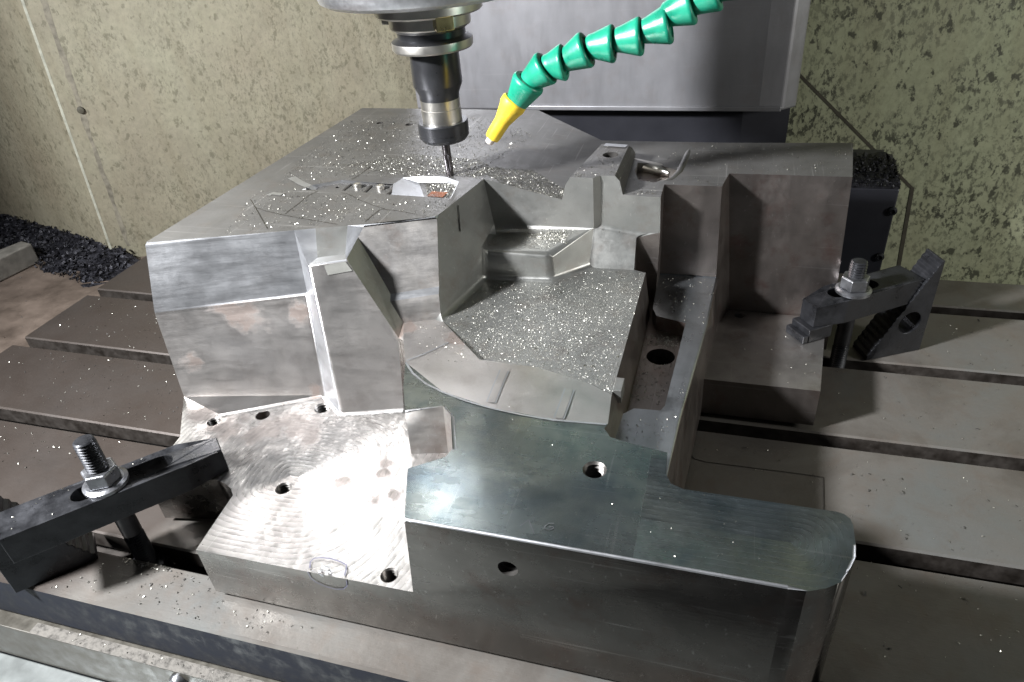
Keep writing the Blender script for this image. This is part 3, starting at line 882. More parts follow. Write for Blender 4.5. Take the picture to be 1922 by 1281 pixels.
UP = (0, 0, 1)
ribbon('marker_line', [(-0.25351, 0.26396, 0.05511), (-0.25598, 0.26904, 0.05507), (-0.25486, 0.27234, 0.05509), (-0.25025, 0.27402, 0.05517), (-0.24254, 0.27469, 0.0553), (-0.23438, 0.27358, 0.05544), (-0.22894, 0.27194, 0.05554), (-0.22738, 0.26812, 0.05556), (-0.22617, 0.2634, 0.05559)], UP, 0.0010, M['marker'], block, 0.0012)
ribbon('marker_line', [(-0.25372, 0.2618, 0.05602), (-0.25294, 0.2618, 0.04939), (-0.24967, 0.2618, 0.04571), (-0.24276, 0.2618, 0.04308), (-0.23542, 0.2618, 0.04233), (-0.22874, 0.2618, 0.04431), (-0.22482, 0.2618, 0.04891), (-0.22388, 0.2618, 0.05486)], (0, -1, 0), 0.0008, M['marker'], block, 0.0006)
for pts in ([(-0.09849, 0.27138, 0.1275), (-0.09636, 0.27435, 0.1275), (-0.09453, 0.27727, 0.1275)], [(-0.09443, 0.27687, 0.1275), (-0.09142, 0.27168, 0.1275), (-0.08868, 0.26738, 0.1275)],
            [(-0.07935, 0.27764, 0.1275), (-0.08242, 0.27697, 0.1275), (-0.08408, 0.27453, 0.1275), (-0.08359, 0.27258, 0.1275), (-0.08067, 0.2724, 0.1275), (-0.07882, 0.27403, 0.1275), (-0.0794, 0.27514, 0.1275), (-0.08175, 0.27421, 0.1275)]):
    ribbon('scribed_letter', pts, UP, 0.0005, M['nut_steel'], block, 0.0006)
for pts in ([(-0.41432, 0.51775, 0.208), (-0.39872, 0.51103, 0.208), (-0.37525, 0.5043, 0.208), (-0.34766, 0.49838, 0.208), (-0.31672, 0.49212, 0.208)], [(-0.37723, 0.50756, 0.208), (-0.377, 0.53036, 0.208), (-0.37737, 0.55052, 0.208), (-0.37359, 0.56004, 0.208)],
            [(-0.29443, 0.5002, 0.208), (-0.2938, 0.51471, 0.208), (-0.29255, 0.52516, 0.208), (-0.28866, 0.52792, 0.208)], [(-0.28815, 0.52681, 0.208), (-0.27299, 0.52503, 0.208), (-0.25864, 0.52095, 0.208), (-0.24366, 0.51708, 0.208)],
            [(-0.43122, 0.53472, 0.208), (-0.40441, 0.50684, 0.208), (-0.37565, 0.47637, 0.208)], [(-0.35359, 0.59189, 0.208), (-0.35128, 0.61075, 0.208), (-0.35094, 0.62718, 0.208)],
            [(-0.34855, 0.55988, 0.208), (-0.33805, 0.55576, 0.208), (-0.3216, 0.54483, 0.208), (-0.30327, 0.5346, 0.208), (-0.28866, 0.52792, 0.208)]):
    ribbon('scribe_line', settle(pts), UP, 0.0006, M['side'], block, 0.0004)
for pts in ([(-0.35281, 0.56898, 0.2052), (-0.35224, 0.588, 0.2052)], [(-0.32882, 0.5661, 0.2052), (-0.32945, 0.58601, 0.2052)], [(-0.30392, 0.56472, 0.2052), (-0.30282, 0.5818, 0.2052)]):
    ribbon('scribe_line', pts, UP, 0.0022, M['dark_hole'], block, 0.0006)
for c in ((-0.34199, 0.58125, 0.205), (-0.31689, 0.57961, 0.205)):
    bm = bmesh.new()
    add_lathe(bm, [(0.0042, 0), (0.0042, 0.003), (0.003, 0.004), (0.0018, 0.004), (0.0015, 0.001), (0.0004, 0.001)], T3(c), 16, False, False)
    obj('locating_pin', bm, M['holder'], block, smooth=35)
ribbon('orange_reflection', [(-0.26573, 0.57575, 0.2033), (-0.24943, 0.57483, 0.2033)], UP, 0.012, M['orange_reflect'], block, 0.0006)  # orange-brown reflection in the cut, painted as a flat coloured patch
# narrow slit in the dark pocket wall
SLIT = settle([(-0.22, 0.53016, 0.21371), (-0.22, 0.52899, 0.20243), (-0.22, 0.5278, 0.19094)])
ribbon('relief_slit', SLIT, (0.99, -0.1, 0.1), 0.0016, M['dark_hole'], block, 0.0008)
# two shallow vent grooves between plate and saddle
for pts in ([(-0.15014, 0.41363, 0.1315), (-0.14965, 0.39671, 0.1315), (-0.14848, 0.37449, 0.1315)], [(-0.09704, 0.40197, 0.13), (-0.09699, 0.38746, 0.13), (-0.09725, 0.36824, 0.13)]):
    pts = settle(pts)
    ribbon('vent_groove', pts, UP, 0.0080, M['bright'], block, 0.0007)
    ribbon('vent_groove', pts, UP, 0.0056, M['satin'], block, 0.0010)
for pts in ([(-0.23259, 0.41597, 0.129), (-0.2211, 0.42858, 0.129), (-0.20835, 0.4464, 0.129)], [(-0.23263, 0.41371, 0.1285), (-0.22141, 0.40126, 0.1285), (-0.20578, 0.39028, 0.1285), (-0.19004, 0.38322, 0.1285), (-0.16861, 0.37633, 0.1285), (-0.14879, 0.37203, 0.1285), (-0.12406, 0.36896, 0.1285), (-0.10059, 0.36765, 0.1285), (-0.06448, 0.37014, 0.1285)]):
    ribbon('parting_line', settle(pts), UP, 0.0016, M['bright'], block, 0.0006)
ribbon('bright_groove', settle([(-0.42084, 0.59164, 0.208), (-0.41159, 0.58527, 0.208), (-0.4012, 0.57776, 0.208), (-0.38884, 0.57064, 0.208), (-0.3775, 0.56498, 0.208)]), UP, 0.0075, M['bright'], block, 0.0005)
ribbon('bright_groove', settle([(-0.41857, 0.54506, 0.208), (-0.41671, 0.5505, 0.208), (-0.40527, 0.54902, 0.208)]), UP, 0.006, M['bright'], block, 0.0005)
bm = bmesh.new()
bm.faces.new([bm.verts.new(p + Vector((0, -0.0006, 0.0004))) for p in settle([(-0.31066, 0.45068, 0.19075), (-0.29308, 0.45558, 0.1934), (-0.28842, 0.45522, 0.18511), (-0.30867, 0.44966, 0.18255)])])
obj('ground_patch', bm, M['filler'], block)
ribbon('boss_end', settle([(-0.12225, 0.69446, 0.2125), (-0.11404, 0.69335, 0.2125), (-0.09991, 0.69105, 0.2125)]), UP, 0.008, M['bright'], block, 0.0008)  # brighter strip painted in for the lit slope at the back of the boss
# small tab at the corner of the pocket floor
bm = bmesh.new()
add_box(bm, (-0.0665, 0.408, 0.118), (-0.0600, 0.424, 0.1295))
obj('corner_tab', bm, M['pocket'], block, bevel=0.0004)
# the gouge on the shelf edge
bm = bmesh.new()
random.seed(3)
g0 = Vector((-0.24223, 0.2618, 0.05698))
for i in range(9):
    a = g0 + Vector((random.uniform(-0.008, 0.007), random.uniform(-0.0012, 0.004), random.uniform(-0.002, 0.0022)))
    r = random.uniform(0.0012, 0.0028)
    vs = [bm.verts.new(a + Vector((random.uniform(-r, r) * 1.7, random.uniform(-r, r) * 0.6, random.uniform(-r, r) * 0.5))) for _ in range(4)]
    bm.faces.new(vs[:3])
    bm.faces.new(vs[1:])
    bm.faces.new((vs[0], vs[1], vs[3]))
obj('edge_gouge', bm, M['bright'], block)
# raised swirl and trough behind the boss
def tube(bm, pts, rad, seg=8):
    prev = None
    for i, p in enumerate(pts):
        a = Vector(pts[max(i - 1, 0)])
        b = Vector(pts[min(i + 1, len(pts) - 1)])
        q = (b - a).to_track_quat('Z', 'Y').to_matrix()
        r = rad[i] if isinstance(rad, (list, tuple)) else rad
        cur = [bm.verts.new(Vector(p) + q @ Vector((r * math.cos(2 * math.pi * k / seg), r * math.sin(2 * math.pi * k / seg), 0)))
               for k in range(seg)]
        if prev:
            for k in range(seg):
                bm.faces.new((prev[k], prev[(k + 1) % seg], cur[(k + 1) % seg], cur[k]))
        else:
            bm.faces.new(cur[::-1])
        prev = cur
    bm.faces.new(prev)


bm = bmesh.new()
tube(bm, [(-0.04077, 0.75341, 0.1925), (-0.04275, 0.73039, 0.1925), (-0.04414, 0.70242, 0.1925), (-0.04644, 0.67598, 0.1925), (-0.05122, 0.65752, 0.1925), (-0.05839, 0.65011, 0.1925), (-0.06707, 0.64797, 0.1925)], [0.001, 0.0035, 0.004, 0.004, 0.0035, 0.003, 0.001], 10)
obj('parting_ridge', bm, M['top'], block, smooth=60)
bm = bmesh.new()
tube(bm, [(-0.09687, 0.70951, 0.189), (-0.07999, 0.70013, 0.189), (-0.06588, 0.69233, 0.189), (-0.05623, 0.68439, 0.189)], [0.006, 0.0065, 0.0065, 0.003], 12)
obj('parting_bead', bm, M['holder'], block, smooth=60)

# ------------------------------------------------------------------ machine table with T slots
XL, XR = -0.84, 1.05
prof = [(0.2336, -0.046), (0.2336, -0.0025), (0.2358, 0.0)]
for k in range(5):
    y0 = 0.2775 + 0.125 * k
    y1 = y0 + 0.017
    prof += [(y0 - 0.0012, 0), (y0, -0.0012), (y0, -0.018), (y0 - 0.008, -0.018), (y0 - 0.008, -0.032), (y1 + 0.008, -0.032), (y1 + 0.008, -0.018),
             (y1, -0.018), (y1, -0.0016), (y1 + 0.0016, 0)]
prof += [(0.858, 0), (0.86, -0.002), (0.86, -0.046)]
table = empty('machine_table', (0, 0.55, 0), 'slotted cast iron machine table, darker brown on its left, carrying the mould block', 'machine table')
bm = bmesh.new()
ends = []
for x in (XL, XR):
    ends.append([bm.verts.new((x, y, z)) for y, z in prof])
n = len(prof)
for i in range(n):
    f = bm.faces.new((ends[0][i], ends[0][(i + 1) % n], ends[1][(i + 1) % n], ends[1][i]))
    zs = [prof[i][1], prof[(i + 1) % n][1]]
    if min(zs) < -0.0026:
        f.material_index = 2 if (prof[i][0] < 0.24 and prof[(i + 1) % n][0] < 0.24) else 1
bm.faces.new(ends[0][::-1])
bm.faces.new(ends[1])
obj('table_top', bm, [M['table'], M['slot_dark'], M['apron']], table)
# imprint of an old fixture on the table, right of the block
ribbon('fixture_imprint', [(-0.01124, 0.49473, 0.0), (-0.00602, 0.48732, 0.0), (0.00423, 0.48526, 0.0), (0.04688, 0.48589, 0.0), (0.08166, 0.48648, 0.0), (0.10115, 0.48599, 0.0)], UP, 0.0009, M['slot_dark'], table, 0.0004)
ribbon('fixture_imprint', [(0.10115, 0.48599, 0.0), (0.10022, 0.46812, 0.0), (0.09899, 0.44571, 0.0)], UP, 0.0009, M['slot_dark'], table, 0.0004)

front = empty('front_guard', (0, 0.2, -0.12), 'dark guard rail and grey sheet along the front of the machine table', 'machine guard')
bm = bmesh.new()
add_box(bm, (-0.9, 0.2237, -0.102), (1.0, 0.2600, -0.0535))
obj('guard_rail', bm, M['cover_band'], front, bevel=0.0008)
bm = bmesh.new()
add_box(bm, (-0.527, 0.2236, -0.0536), (0.9, 0.2334, -0.0528))
obj('rail_edge', bm, M['rail_edge'], front)
bm = bmesh.new()
add_prism(bm, [(-0.9, 0.2232), (-0.9, -0.3), (1.0, -0.3), (1.0, 0.2232)], -0.112, -0.102)
obj('guard_sheet', bm, M['cover_sheet'], front, bevel=0.001)
bm = bmesh.new()
bp = (-0.37928, 0.2236, -0.06464)
add_lathe(bm, [(0.0075, 0), (0.0075, 0.002), (0.0062, 0.0045), (0.003, 0.0055), (0.0029, 0.003), (0.0004, 0.003)], frame_z(bp, (bp[0], bp[1] - 1, bp[2])), 20, False, False)
obj('button_screw', bm, M['nut_steel'], front, smooth=35)

# ------------------------------------------------------------------ enclosure
tag(obj('tray_floor', (lambda b: (add_box(b, (-1.9, -0.2, -0.07), (XL - 0.002, 1.7, -0.030)), b)[1])(bmesh.new()), M['floor_brown']), kind='structure')
tag(obj('machine_floor', (lambda b: (add_box(b, (XL, 0.862, -0.40), (1.7, 1.7, -0.32)), b)[1])(bmesh.new()), M['floor_brown']), kind='structure')
F0 = Vector((-0.93887, 0.7997, -0.03))
FT = Vector((-0.90741, 0.7997, 0.35427))
up = (FT - F0) * 1.9
L0 = F0 + (Vector((-1.28241, 0.89095, -0.03)) - F0) * 3.4
R0 = Vector((-0.475, 1.056, -0.03))


def panel(name, a, b, upv, thick, mat, label, cat, drop=-0.2):
    d = (b - a).normalized()
    nrm = Vector((-d.y, d.x, 0)) * thick
    bm = bmesh.new()
    v = [bm.verts.new(p) for p in (a + upv * drop, b + upv * drop, b + upv, a + upv)]
    q = [bm.verts.new(p.co + nrm) for p in v]
    bm.faces.new(v)
    bm.faces.new(q[::-1])
    for i in range(4):
        bm.faces.new((v[i], q[i], q[(i + 1) % 4], v[(i + 1) % 4]))
    o = obj(name, bm, mat)
    if label:
        tag(o, label, cat)
    return o


tag(panel('left_wall', L0, F0, up, 0.004, M['wall_left'], None, None), kind='structure')
tag(panel('rear_wall', F0 + Vector((0.0005, 0.0003, 0)), R0, up, 0.004, M['wall_left'], None, None), kind='structure')
bm = bmesh.new()
sd = (R0 - F0).normalized()
sn = Vector((sd.y, -sd.x, 0))
e0 = sn * 0.0003
q = [bm.verts.new(p) for p in (F0 - up * 0.1 + e0 - sd * 0.001, F0 - up * 0.1 + e0 + sd * 0.0025, F0 + up + e0 + sd * 0.0025, F0 + up + e0 - sd * 0.001)]
bm.faces.new(q)
tag(obj('fold_edge', bm, M['fold'], smooth=60), kind='structure')
bm = bmesh.new()
sr_ = random.Random(2)
prev = None
for i in range(30):
    t = 0.03 + 0.5 * i / 29
    c_ = F0 + up * t + sd * (0.0275 - 0.004 * t + sr_.uniform(-.0012, .0012)) + sn * 0.0002
    wd = 0.0035 + sr_.uniform(-.0015, .002) + 0.004 * abs(math.sin(i * 0.5))
    cur = (bm.verts.new(c_ - sd * wd * .5), bm.verts.new(c_ + sd * wd * .5))
    if prev:
        bm.faces.new((prev[0], prev[1], cur[1], cur[0]))
    prev = cur
tag(obj('wall_seam', bm, M['seam_soft']), kind='structure')
bm = bmesh.new()
hb = F0 + up * (0.62 / 1.9) + sd * 0.026
add_lathe(bm, [(0.0052, 0), (0.0046, 0.003), (0.002, 0.004), (0.0005, 0.004)], frame_z(hb, hb + sn), 14, False, False)
tag(obj('wall_bolt', bm, M['seam'], smooth=40), 'dark grimy bolt head on the seam of the left wall', 'bolt')

YR = 1.15
tag(obj('right_wall', (lambda b: (add_box(b, (-0.6, YR, -0.45), (1.9, YR + 0.01, 1.3)), b)[1])(bmesh.new()), M['wall_right']), kind='structure')
bm = bmesh.new()
for a, b, wd in (((0.07394, 1.1495, 0.17716), (0.2685, 1.1495, -0.00039), 0.0045), ((0.26879, 1.1492, 0.00145), (0.27805, 1.1492, -0.14451), 0.0055)):
    a, b = Vector(a), Vector(b)
    s = (b - a).cross(Vector((0, 1, 0))).normalized() * wd * 0.5
    q = [bm.verts.new(p) for p in (a - s, a + s, b + s, b - s)]
    bm.faces.new(q)
tag(obj('wall_seam', bm, M['seam']), kind='structure')

cover = empty('column_cover', (-0.2, 1.04, 0), 'grey sheet steel column cover behind the mould block with a darker panel below', 'machine cover')
zb = 0.15194
bm = bmesh.new()
add_prism(bm, [(-0.47, 1.02), (0.030, 1.02), (0.060, 1.024), (0.0775, 1.040), (0.0775, 1.10), (-0.47, 1.10)], zb, 1.2)
obj('upper_panel', bm, M['steel_cover'], cover, bevel=0.003, seg=3)
bm = bmesh.new()
add_box(bm, (-0.30, 1.0165, zb + 0.0005), (0.058, 1.0205, zb + 0.007))
obj('bottom_lip', bm, M['steel_cover'], cover, bevel=0.0012)
bm = bmesh.new()
add_prism(bm, [(-0.47, 1.045), (0.010, 1.045), (0.0725, 1.062), (0.0725, 1.10), (-0.47, 1.10)], -0.32, zb + 0.0002)
obj('lower_panel', bm, M['cover_dark'], cover)

bm = bmesh.new()
add_box(bm, (0.05, 0.95, -0.32), (0.2085, 1.10, 0.0760))
guard = obj('slide_guard', bm, M['cover_dark'], bevel=0.002)
tag(guard, 'dark box shaped slide guard topped with chips beside the green wall', 'machine guard')
for p in ((0.20564, 0.95, 0.04678), (0.20335, 0.95, -0.01926)):
    bm = bmesh.new()
    add_lathe(bm, [(0.006, 0), (0.0055, 0.003), (0.003, 0.004), (0.0028, 0.002), (0.0004, 0.002)], frame_z(p, (p[0], p[1] - 1, p[2])), 14, False, False)
    obj('screw', bm, M['black_steel'], guard, smooth=35)

bm = bmesh.new()
b0, b1 = Vector((-1.10632, 0.67458, -0.028)), Vector((-1.08223, 0.77972, -0.028))
d = (b1 - b0).normalized()
s = Vector((d.y, -d.x, 0)) * 0.024
add_prism(bm, [tuple((b0 + s).xy), tuple((b1 + s * 0.6).xy), tuple((b1 - s * 0.6).xy), tuple((b0 - s).xy)], -0.0295, 0.004)
tag(obj('tray_bar', bm, M['rail_grey'], bevel=0.002), 'pale grey bar at the left edge lying beside the dark chip heap', 'metal bar')

# ------------------------------------------------------------------ clamps
def bar_mesh(L, z0, z1, s0, s1):
    w, tw, tl = 0.0165, 0.0098, 0.030
    out = [(0, -tw), (tl, -w), (L, -w), (L, w), (tl, w), (0, tw)]
    hr = 0.0085
    slot = []
    for i in range(9):
        a = math.pi / 2 + math.pi * i / 8
        slot.append((s0 + hr + hr * math.cos(a), hr * math.sin(a)))
    for i in range(9):
        a = -math.pi / 2 + math.pi * i / 8
        slot.append((s1 - hr + hr * math.cos(a), hr * math.sin(a)))
    bm = bmesh.new()
    drop = lambda x: -0.0035 if x < 0.001 else 0.0
    cc = {}

    def v(x, y, z):
        k = (round(x, 6), round(y, 6), round(z, 6))
        if k not in cc:
            cc[k] = bm.verts.new((x, y, z))
        return cc[k]
    fl = out + slot
    for tri in tessellate_polygon([[Vector((x, y, 0)) for x, y in out], [Vector((x, y, 0)) for x, y in slot]]):
        bm.faces.new([v(*fl[i], z1 + drop(fl[i][0])) for i in tri])
        bm.faces.new([v(*fl[i], z0) for i in tri][::-1])
    for lp in (out, slot):
        for a, b in zip(lp, lp[1:] + lp[:1]):
            bm.faces.new((v(*a, z0), v(*b, z0), v(*b, z1 + drop(b[0])), v(*a, z1 + drop(a[0]))))
    return bm


def hexa(r):
    return [(r * math.cos(math.pi / 3 * i), r * math.sin(math.pi / 3 * i)) for i in range(6)]


def clamp(tip, ang, L, z0, s0, s1, tilt, words):
    t = empty('strap_clamp', (tip[0], tip[1], z0), words, 'clamp', 'strap clamps holding the block', ang)
    bm = bar_mesh(L, 0, 0.025, s0, s1)
    o = obj('bar', bm, M['black_steel'], None, bevel=0.0011)
    o.parent = t
    o.rotation_euler = (0, tilt, 0)
    return t


def thread_rod(bm, r, z0, z1, pitch=0.0026):
    pr = []
    z = z0
    while z < z1:
        pr += [(r, z), (r * 0.82, z + pitch * 0.5)]
        z += pitch
    pr += [(r * 0.95, z), (r * 0.8, z + 0.001)]
    return pr


def stud(x, y, ztop, zn, words, rot):
    t = empty('clamp_stud', (x, y, 0), words, 'stud', 'studs through the strap clamps', rot)
    bm = bmesh.new()
    pr = thread_rod(bm, 0.0079, -0.016, 0.022) + [(0.0076, 0.025), (0.0076, 0.058)] + thread_rod(bm, 0.0079, 0.060, ztop)
    add_lathe(bm, pr, Matrix.Identity(4), 24)
    o = obj('rod', bm, M['black_steel'], None, smooth=20)
    o.parent = t
    bm = bmesh.new()
    add_lathe(bm, [(0.0088, 0), (0.0165, 0), (0.0165, 0.0026), (0.014, 0.0042), (0.0088, 0.0042)], T3((0, 0, zn)), 32, False, False)
    o = obj('washer', bm, M['nut_steel'], None, smooth=30)
    o.parent = t
    bm = bmesh.new()
    add_prism(bm, hexa(0.0134), zn + 0.0042, zn + 0.0165)
    bmesh.ops.bevel(bm, geom=[e for e in bm.edges if abs(e.verts[0].co.z - e.verts[1].co.z) < 1e-6], offset=0.0012, segments=1, affect='EDGES')
    o = obj('nut', bm, M['nut_steel'], None, bevel=0.0005)
    o.parent = t
    bm = bmesh.new()
    add_box(bm, (-0.014, -0.0078, -0.030), (0.014, 0.0078, -0.012))
    o = obj('slot_nut', bm, M['black_steel'], None, bevel=0.001)
    o.parent = t
    return t


def step_block(b0, b1, wv, H, words, hole):
    """triangular serrated riser: front face from b0 to b1, upright edge over b1"""
    b0, b1, wv = Vector((*b0, 0.0003)), Vector((*b1, 0.0003)), Vector((*wv, 0))
    t = empty('step_block', b0, words, 'step block', 'serrated step blocks under the clamps')
    N = 18
    d = (b1 - b0) / N
    pts = [b0.copy(), b1.copy(), b1 + Vector((0, 0, H))]
    for i in range(N - 1, -1, -1):
        pts.append(b0 + d * (i + 0.15) + Vector((0, 0, H * (i + 1) / N)))
        pts.append(b0 + d * (i + 0.0) + Vector((0, 0, H * (i + 0.35) / N)))
    pts = pts[:-1]
    bm = bmesh.new()
    fr = [bm.verts.new(p) for p in pts]
    bk = [bm.verts.new(p + wv) for p in pts]
    if hole:
        c = b0.lerp(b1, 0.66) + Vector((0, 0, H * 0.36))
        dd = (b1 - b0).normalized()
        r = 0.0125
        hp = [c + dd * r * math.cos(2 * math.pi * i / 20) + Vector((0, 0, r * math.sin(2 * math.pi * i / 20))) for i in range(20)]
        hf = [bm.verts.new(p) for p in hp]
        hb = [bm.verts.new(p + wv) for p in hp]
        flat = fr + hf
        flb = bk + hb
        for tri in tessellate_polygon([[p for p in pts], hp]):
            bm.faces.new([flat[i] for i in tri])
            bm.faces.new([flb[i] for i in tri][::-1])
        for i in range(20):
            bm.faces.new((hf[i], hf[(i + 1) % 20], hb[(i + 1) % 20], hb[i]))
    else:
        for tri in tessellate_polygon([[p for p in pts]]):
            bm.faces.new([fr[i] for i in tri])
            bm.faces.new([bk[i] for i in tri][::-1])
    for i in range(len(pts)):
        j = (i + 1) % len(pts)
        bm.faces.new((fr[i], fr[j], bk[j], bk[i]))
    obj('serrated_body', bm, M['black_steel'], t, bevel=0.0004, seg=1)
    return t


tl, sl = Vector((-0.38099, 0.34779, 0.079)), Vector((-0.4379, 0.2855, 0))
al = math.atan2(sl.y - tl.y, sl.x - tl.x)
clamp(tl, al, 0.158, 0.0535, 0.036, 0.110, 0.0, 'black strap clamp pressing on the bright shelf at the left of the block')
stud(sl.x, sl.y, 0.120, 0.0787, 'black stud and hex nut through the left strap clamp', 0.5)
step_block((-0.47113, 0.27118), (-0.51178, 0.22615), (-0.0215, 0.0195), 0.102, 'black serrated step block under the heel of the left clamp', False)
tr, sr = Vector((0.08561, 0.6363, 0.082)), Vector((0.1254, 0.6605, 0))
ar = math.atan2(sr.y - tr.y + 0.005, sr.x - tr.x)
clamp(tr, ar, 0.122, 0.0604, 0.022, 0.078, 0.0, 'dark strap clamp pressing on the low step at the right of the block')
stud(sr.x, sr.y, 0.1165, 0.0856, 'dark stud and hex nut through the right strap clamp', 0.2)
step_block((0.15316, 0.66874), (0.20783, 0.69897), (-0.0103, 0.026), 0.104, 'black serrated step block with a round hole beside the right clamp', True)
pad = empty('packing_piece', (tr.x, tr.y, 0.0455), 'small black notched packing piece under the tip of the right clamp', 'packing piece', None, ar)
bm = bmesh.new()
add_prism(bm, [(-0.006, -0.013), (0.021, -0.013), (0.021, 0.013), (-0.006, 0.013)], 0.0002, 0.0146)
o = obj('block', bm, M['black_steel'], None, bevel=0.0008)
o.parent = pad
bm = bmesh.new()
add_prism(bm, [(-0.012, -0.013), (-0.0062, -0.013), (-0.0062, 0.013), (-0.012, 0.013)], 0.0002, 0.0085)
o = obj('step', bm, M['black_steel'], None, bevel=0.0008)
o.parent = pad

# ------------------------------------------------------------------ spindle, tool holder, cutter
tip = Vector((-0.2584, 0.612, 0.2035))
ax = (tip.x, tip.y)
MX = T3((ax[0], ax[1], 0))
spn = empty('spindle_nose', (ax[0], ax[1], 0.40), 'polished round spindle nose hanging at the top of the picture', 'spindle')
bm = bmesh.new()
add_lathe(bm, [(0.047, 0.362), (0.084, 0.3665), (0.089, 0.3695), (0.0905, 0.374), (0.0905, 0.47), (0.098, 0.475), (0.098, 0.64)], MX, 96, True, True)
obj('nose_ring', bm, M['chrome'], spn, smooth=30)
bm = bmesh.new()
add_lathe(bm, [(0.030, 0.3535), (0.0445, 0.3535), (0.0462, 0.3550), (0.0462, 0.3618), (0.03, 0.3618)], MX, 64, True, True)
obj('bore_ring', bm, M['holder'], spn, smooth=30)
for a in (R(-52), R(170)):
    bm = bmesh.new()
    rot = MX @ Matrix.Rotation(a, 4, 'Z')
    add_box(bm, (0.0356, -0.0075, 0.3440), (0.0455, 0.0075, 0.3560), rot)
    obj('drive_key', bm, M['brass'] if a < 0 else M['rail_grey'], spn, bevel=0.0006)
hold = empty('tool_holder', (ax[0], ax[1], 0.245), 'steel tool holder with grooved flange and black collet nut under the spindle', 'tool holder')
bm = bmesh.new()
add_lathe(bm, [(0.0345, 0.3534), (0.0352, 0.3526), (0.0352, 0.3440), (0.0347, 0.3430), (0.0298, 0.3400)], MX, 64, True, False)
add_lathe(bm, [(0.0353, 0.3322), (0.0355, 0.3312), (0.0355, 0.3262), (0.0340, 0.3245), (0.0222, 0.3225)], MX, 64, False, True)
obj('flange', bm, M['holder'], hold, smooth=24)
bm = bmesh.new()
add_lathe(bm, [(0.0298, 0.3400), (0.0296, 0.3350), (0.0353, 0.3322)], MX, 64, False, False)
obj('groove', bm, M['holder_dark'], hold, smooth=24)
bm = bmesh.new()
add_lathe(bm, [(0.0218, 0.3226), (0.0222, 0.2945), (0.0218, 0.2935), (0.0182, 0.2858), (0.0180, 0.2815)], MX, 64, True, True)
obj('shank', bm, M['holder_dark'], hold, smooth=24)
bm = bmesh.new()
add_lathe(bm, [(0.0181, 0.2815), (0.0179, 0.2735), (0.0183, 0.2732), (0.0183, 0.2590)], MX, 64, True, True)
obj('neck', bm, M['holder'], hold, smooth=24)
bm = bmesh.new()
add_lathe(bm, [(0.0195, 0.2612), (0.0225, 0.2612), (0.0234, 0.2600), (0.0234, 0.2515), (0.0231, 0.2512), (0.0231, 0.2475), (0.0205, 0.2440), (0.0045, 0.2440)], MX, 64, True, True)
obj('collet_nut', bm, M['holder_dark'], hold, smooth=24)
mill = empty('end_mill', (ax[0], ax[1], tip.z), 'thin carbide end mill cutting the deck under the collet nut', 'end mill')
bm = bmesh.new()
add_lathe(bm, [(0.0039, 0.2440), (0.0039, 0.2300)], MX, 24, True, True)
obj('shank', bm, M['carbide'], mill, smooth=40)
bm = bmesh.new()
NS, prev = 40, None
for i in range(NS + 1):
    z = 0.2301 - (0.2301 - tip.z) * i / NS
    tw = i / NS * 0.9
    cur = []
    for k in range(24):
        a = 2 * math.pi * k / 24
        r = 0.0036 + 0.0006 * math.cos(3 * a) + (-0.0006 if k % 8 == 3 else 0)
        cur.append(bm.verts.new((ax[0] + r * math.cos(a + tw), ax[1] + r * math.sin(a + tw), z)))
    if prev:
        for k in range(24):
            bm.faces.new((prev[k], prev[(k + 1) % 24], cur[(k + 1) % 24], cur[k]))
    prev = cur
bm.faces.new(prev)
obj('flutes', bm, M['carbide'], mill, smooth=40)

# ------------------------------------------------------------------ coolant hose
hose = empty('coolant_hose', (-0.03015, 0.58, 0.36207), 'green jointed coolant hose with a yellow nozzle aimed at the cutter', 'coolant hose')
SEG = [[(-0.17606, 0.58, 0.28689), (-0.16389, 0.58, 0.30411)], [(-0.16293, 0.58, 0.30494), (-0.14856, 0.58, 0.31483)], [(-0.14764, 0.58, 0.31564), (-0.13398, 0.58, 0.31835)], [(-0.13218, 0.58, 0.32035), (-0.11535, 0.58, 0.32809)], [(-0.11153, 0.58, 0.32999), (-0.09448, 0.58, 0.33164)], [(-0.09081, 0.58, 0.33428), (-0.07342, 0.58, 0.33661)], [(-0.06993, 0.58, 0.3403), (-0.05277, 0.58, 0.34474)], [(-0.05387, 0.58, 0.35172), (-0.03737, 0.58, 0.35771)], [(-0.03595, 0.58, 0.35908), (-0.02121, 0.58, 0.36629)], [(-0.01948, 0.58, 0.36761), (-0.00481, 0.58, 0.37387)], [(-0.00211, 0.58, 0.37545), (0.01131, 0.58, 0.38185)], [(0.01387, 0.58, 0.3837), (0.02602, 0.58, 0.39086)], [(0.0284, 0.58, 0.39329), (0.03925, 0.58, 0.40146)], [(0.04111, 0.58, 0.40443), (0.05038, 0.58, 0.41353)]]
for i, (a, b) in enumerate(SEG):
    a, b = Vector(a), Vector(b)
    if i in (1, 2, 3):
        off = Vector((0, -0.002 * i, 0))
    L = (b - a).length
    k = 1.0
    bm = bmesh.new()
    pr = [(0.0070, -0.0045), (0.0088, -0.0025), (0.0095, 0.0006), (0.0100, 0.0022), (0.0138, L * 0.80), (0.0141, L * 0.86), (0.0138, L * 0.95), (0.0128, L),
          (0.0098, L + 0.0002), (0.0095, L - 0.001)]
    add_lathe(bm, pr, frame_z(a, b), 32, True, True)
    obj('hose_segment', bm, M['green'], hose, smooth=40)
n0, n1 = Vector((-0.2021, 0.575, 0.25365)), Vector((-0.17686, 0.58, 0.28864))
LN = (n1 - n0).length
bm = bmesh.new()
add_lathe(bm, [(0.0038, 0.004), (0.0060, 0.0048), (0.0066, 0.008), (0.0068, LN * 0.50), (0.0098, LN * 0.78), (0.0112, LN * 0.86), (0.0112, LN * 0.97), (0.0100, LN)],
          frame_z(n0, n1), 32, True, True)
obj('nozzle', bm, M['yellow'], hose, smooth=40)
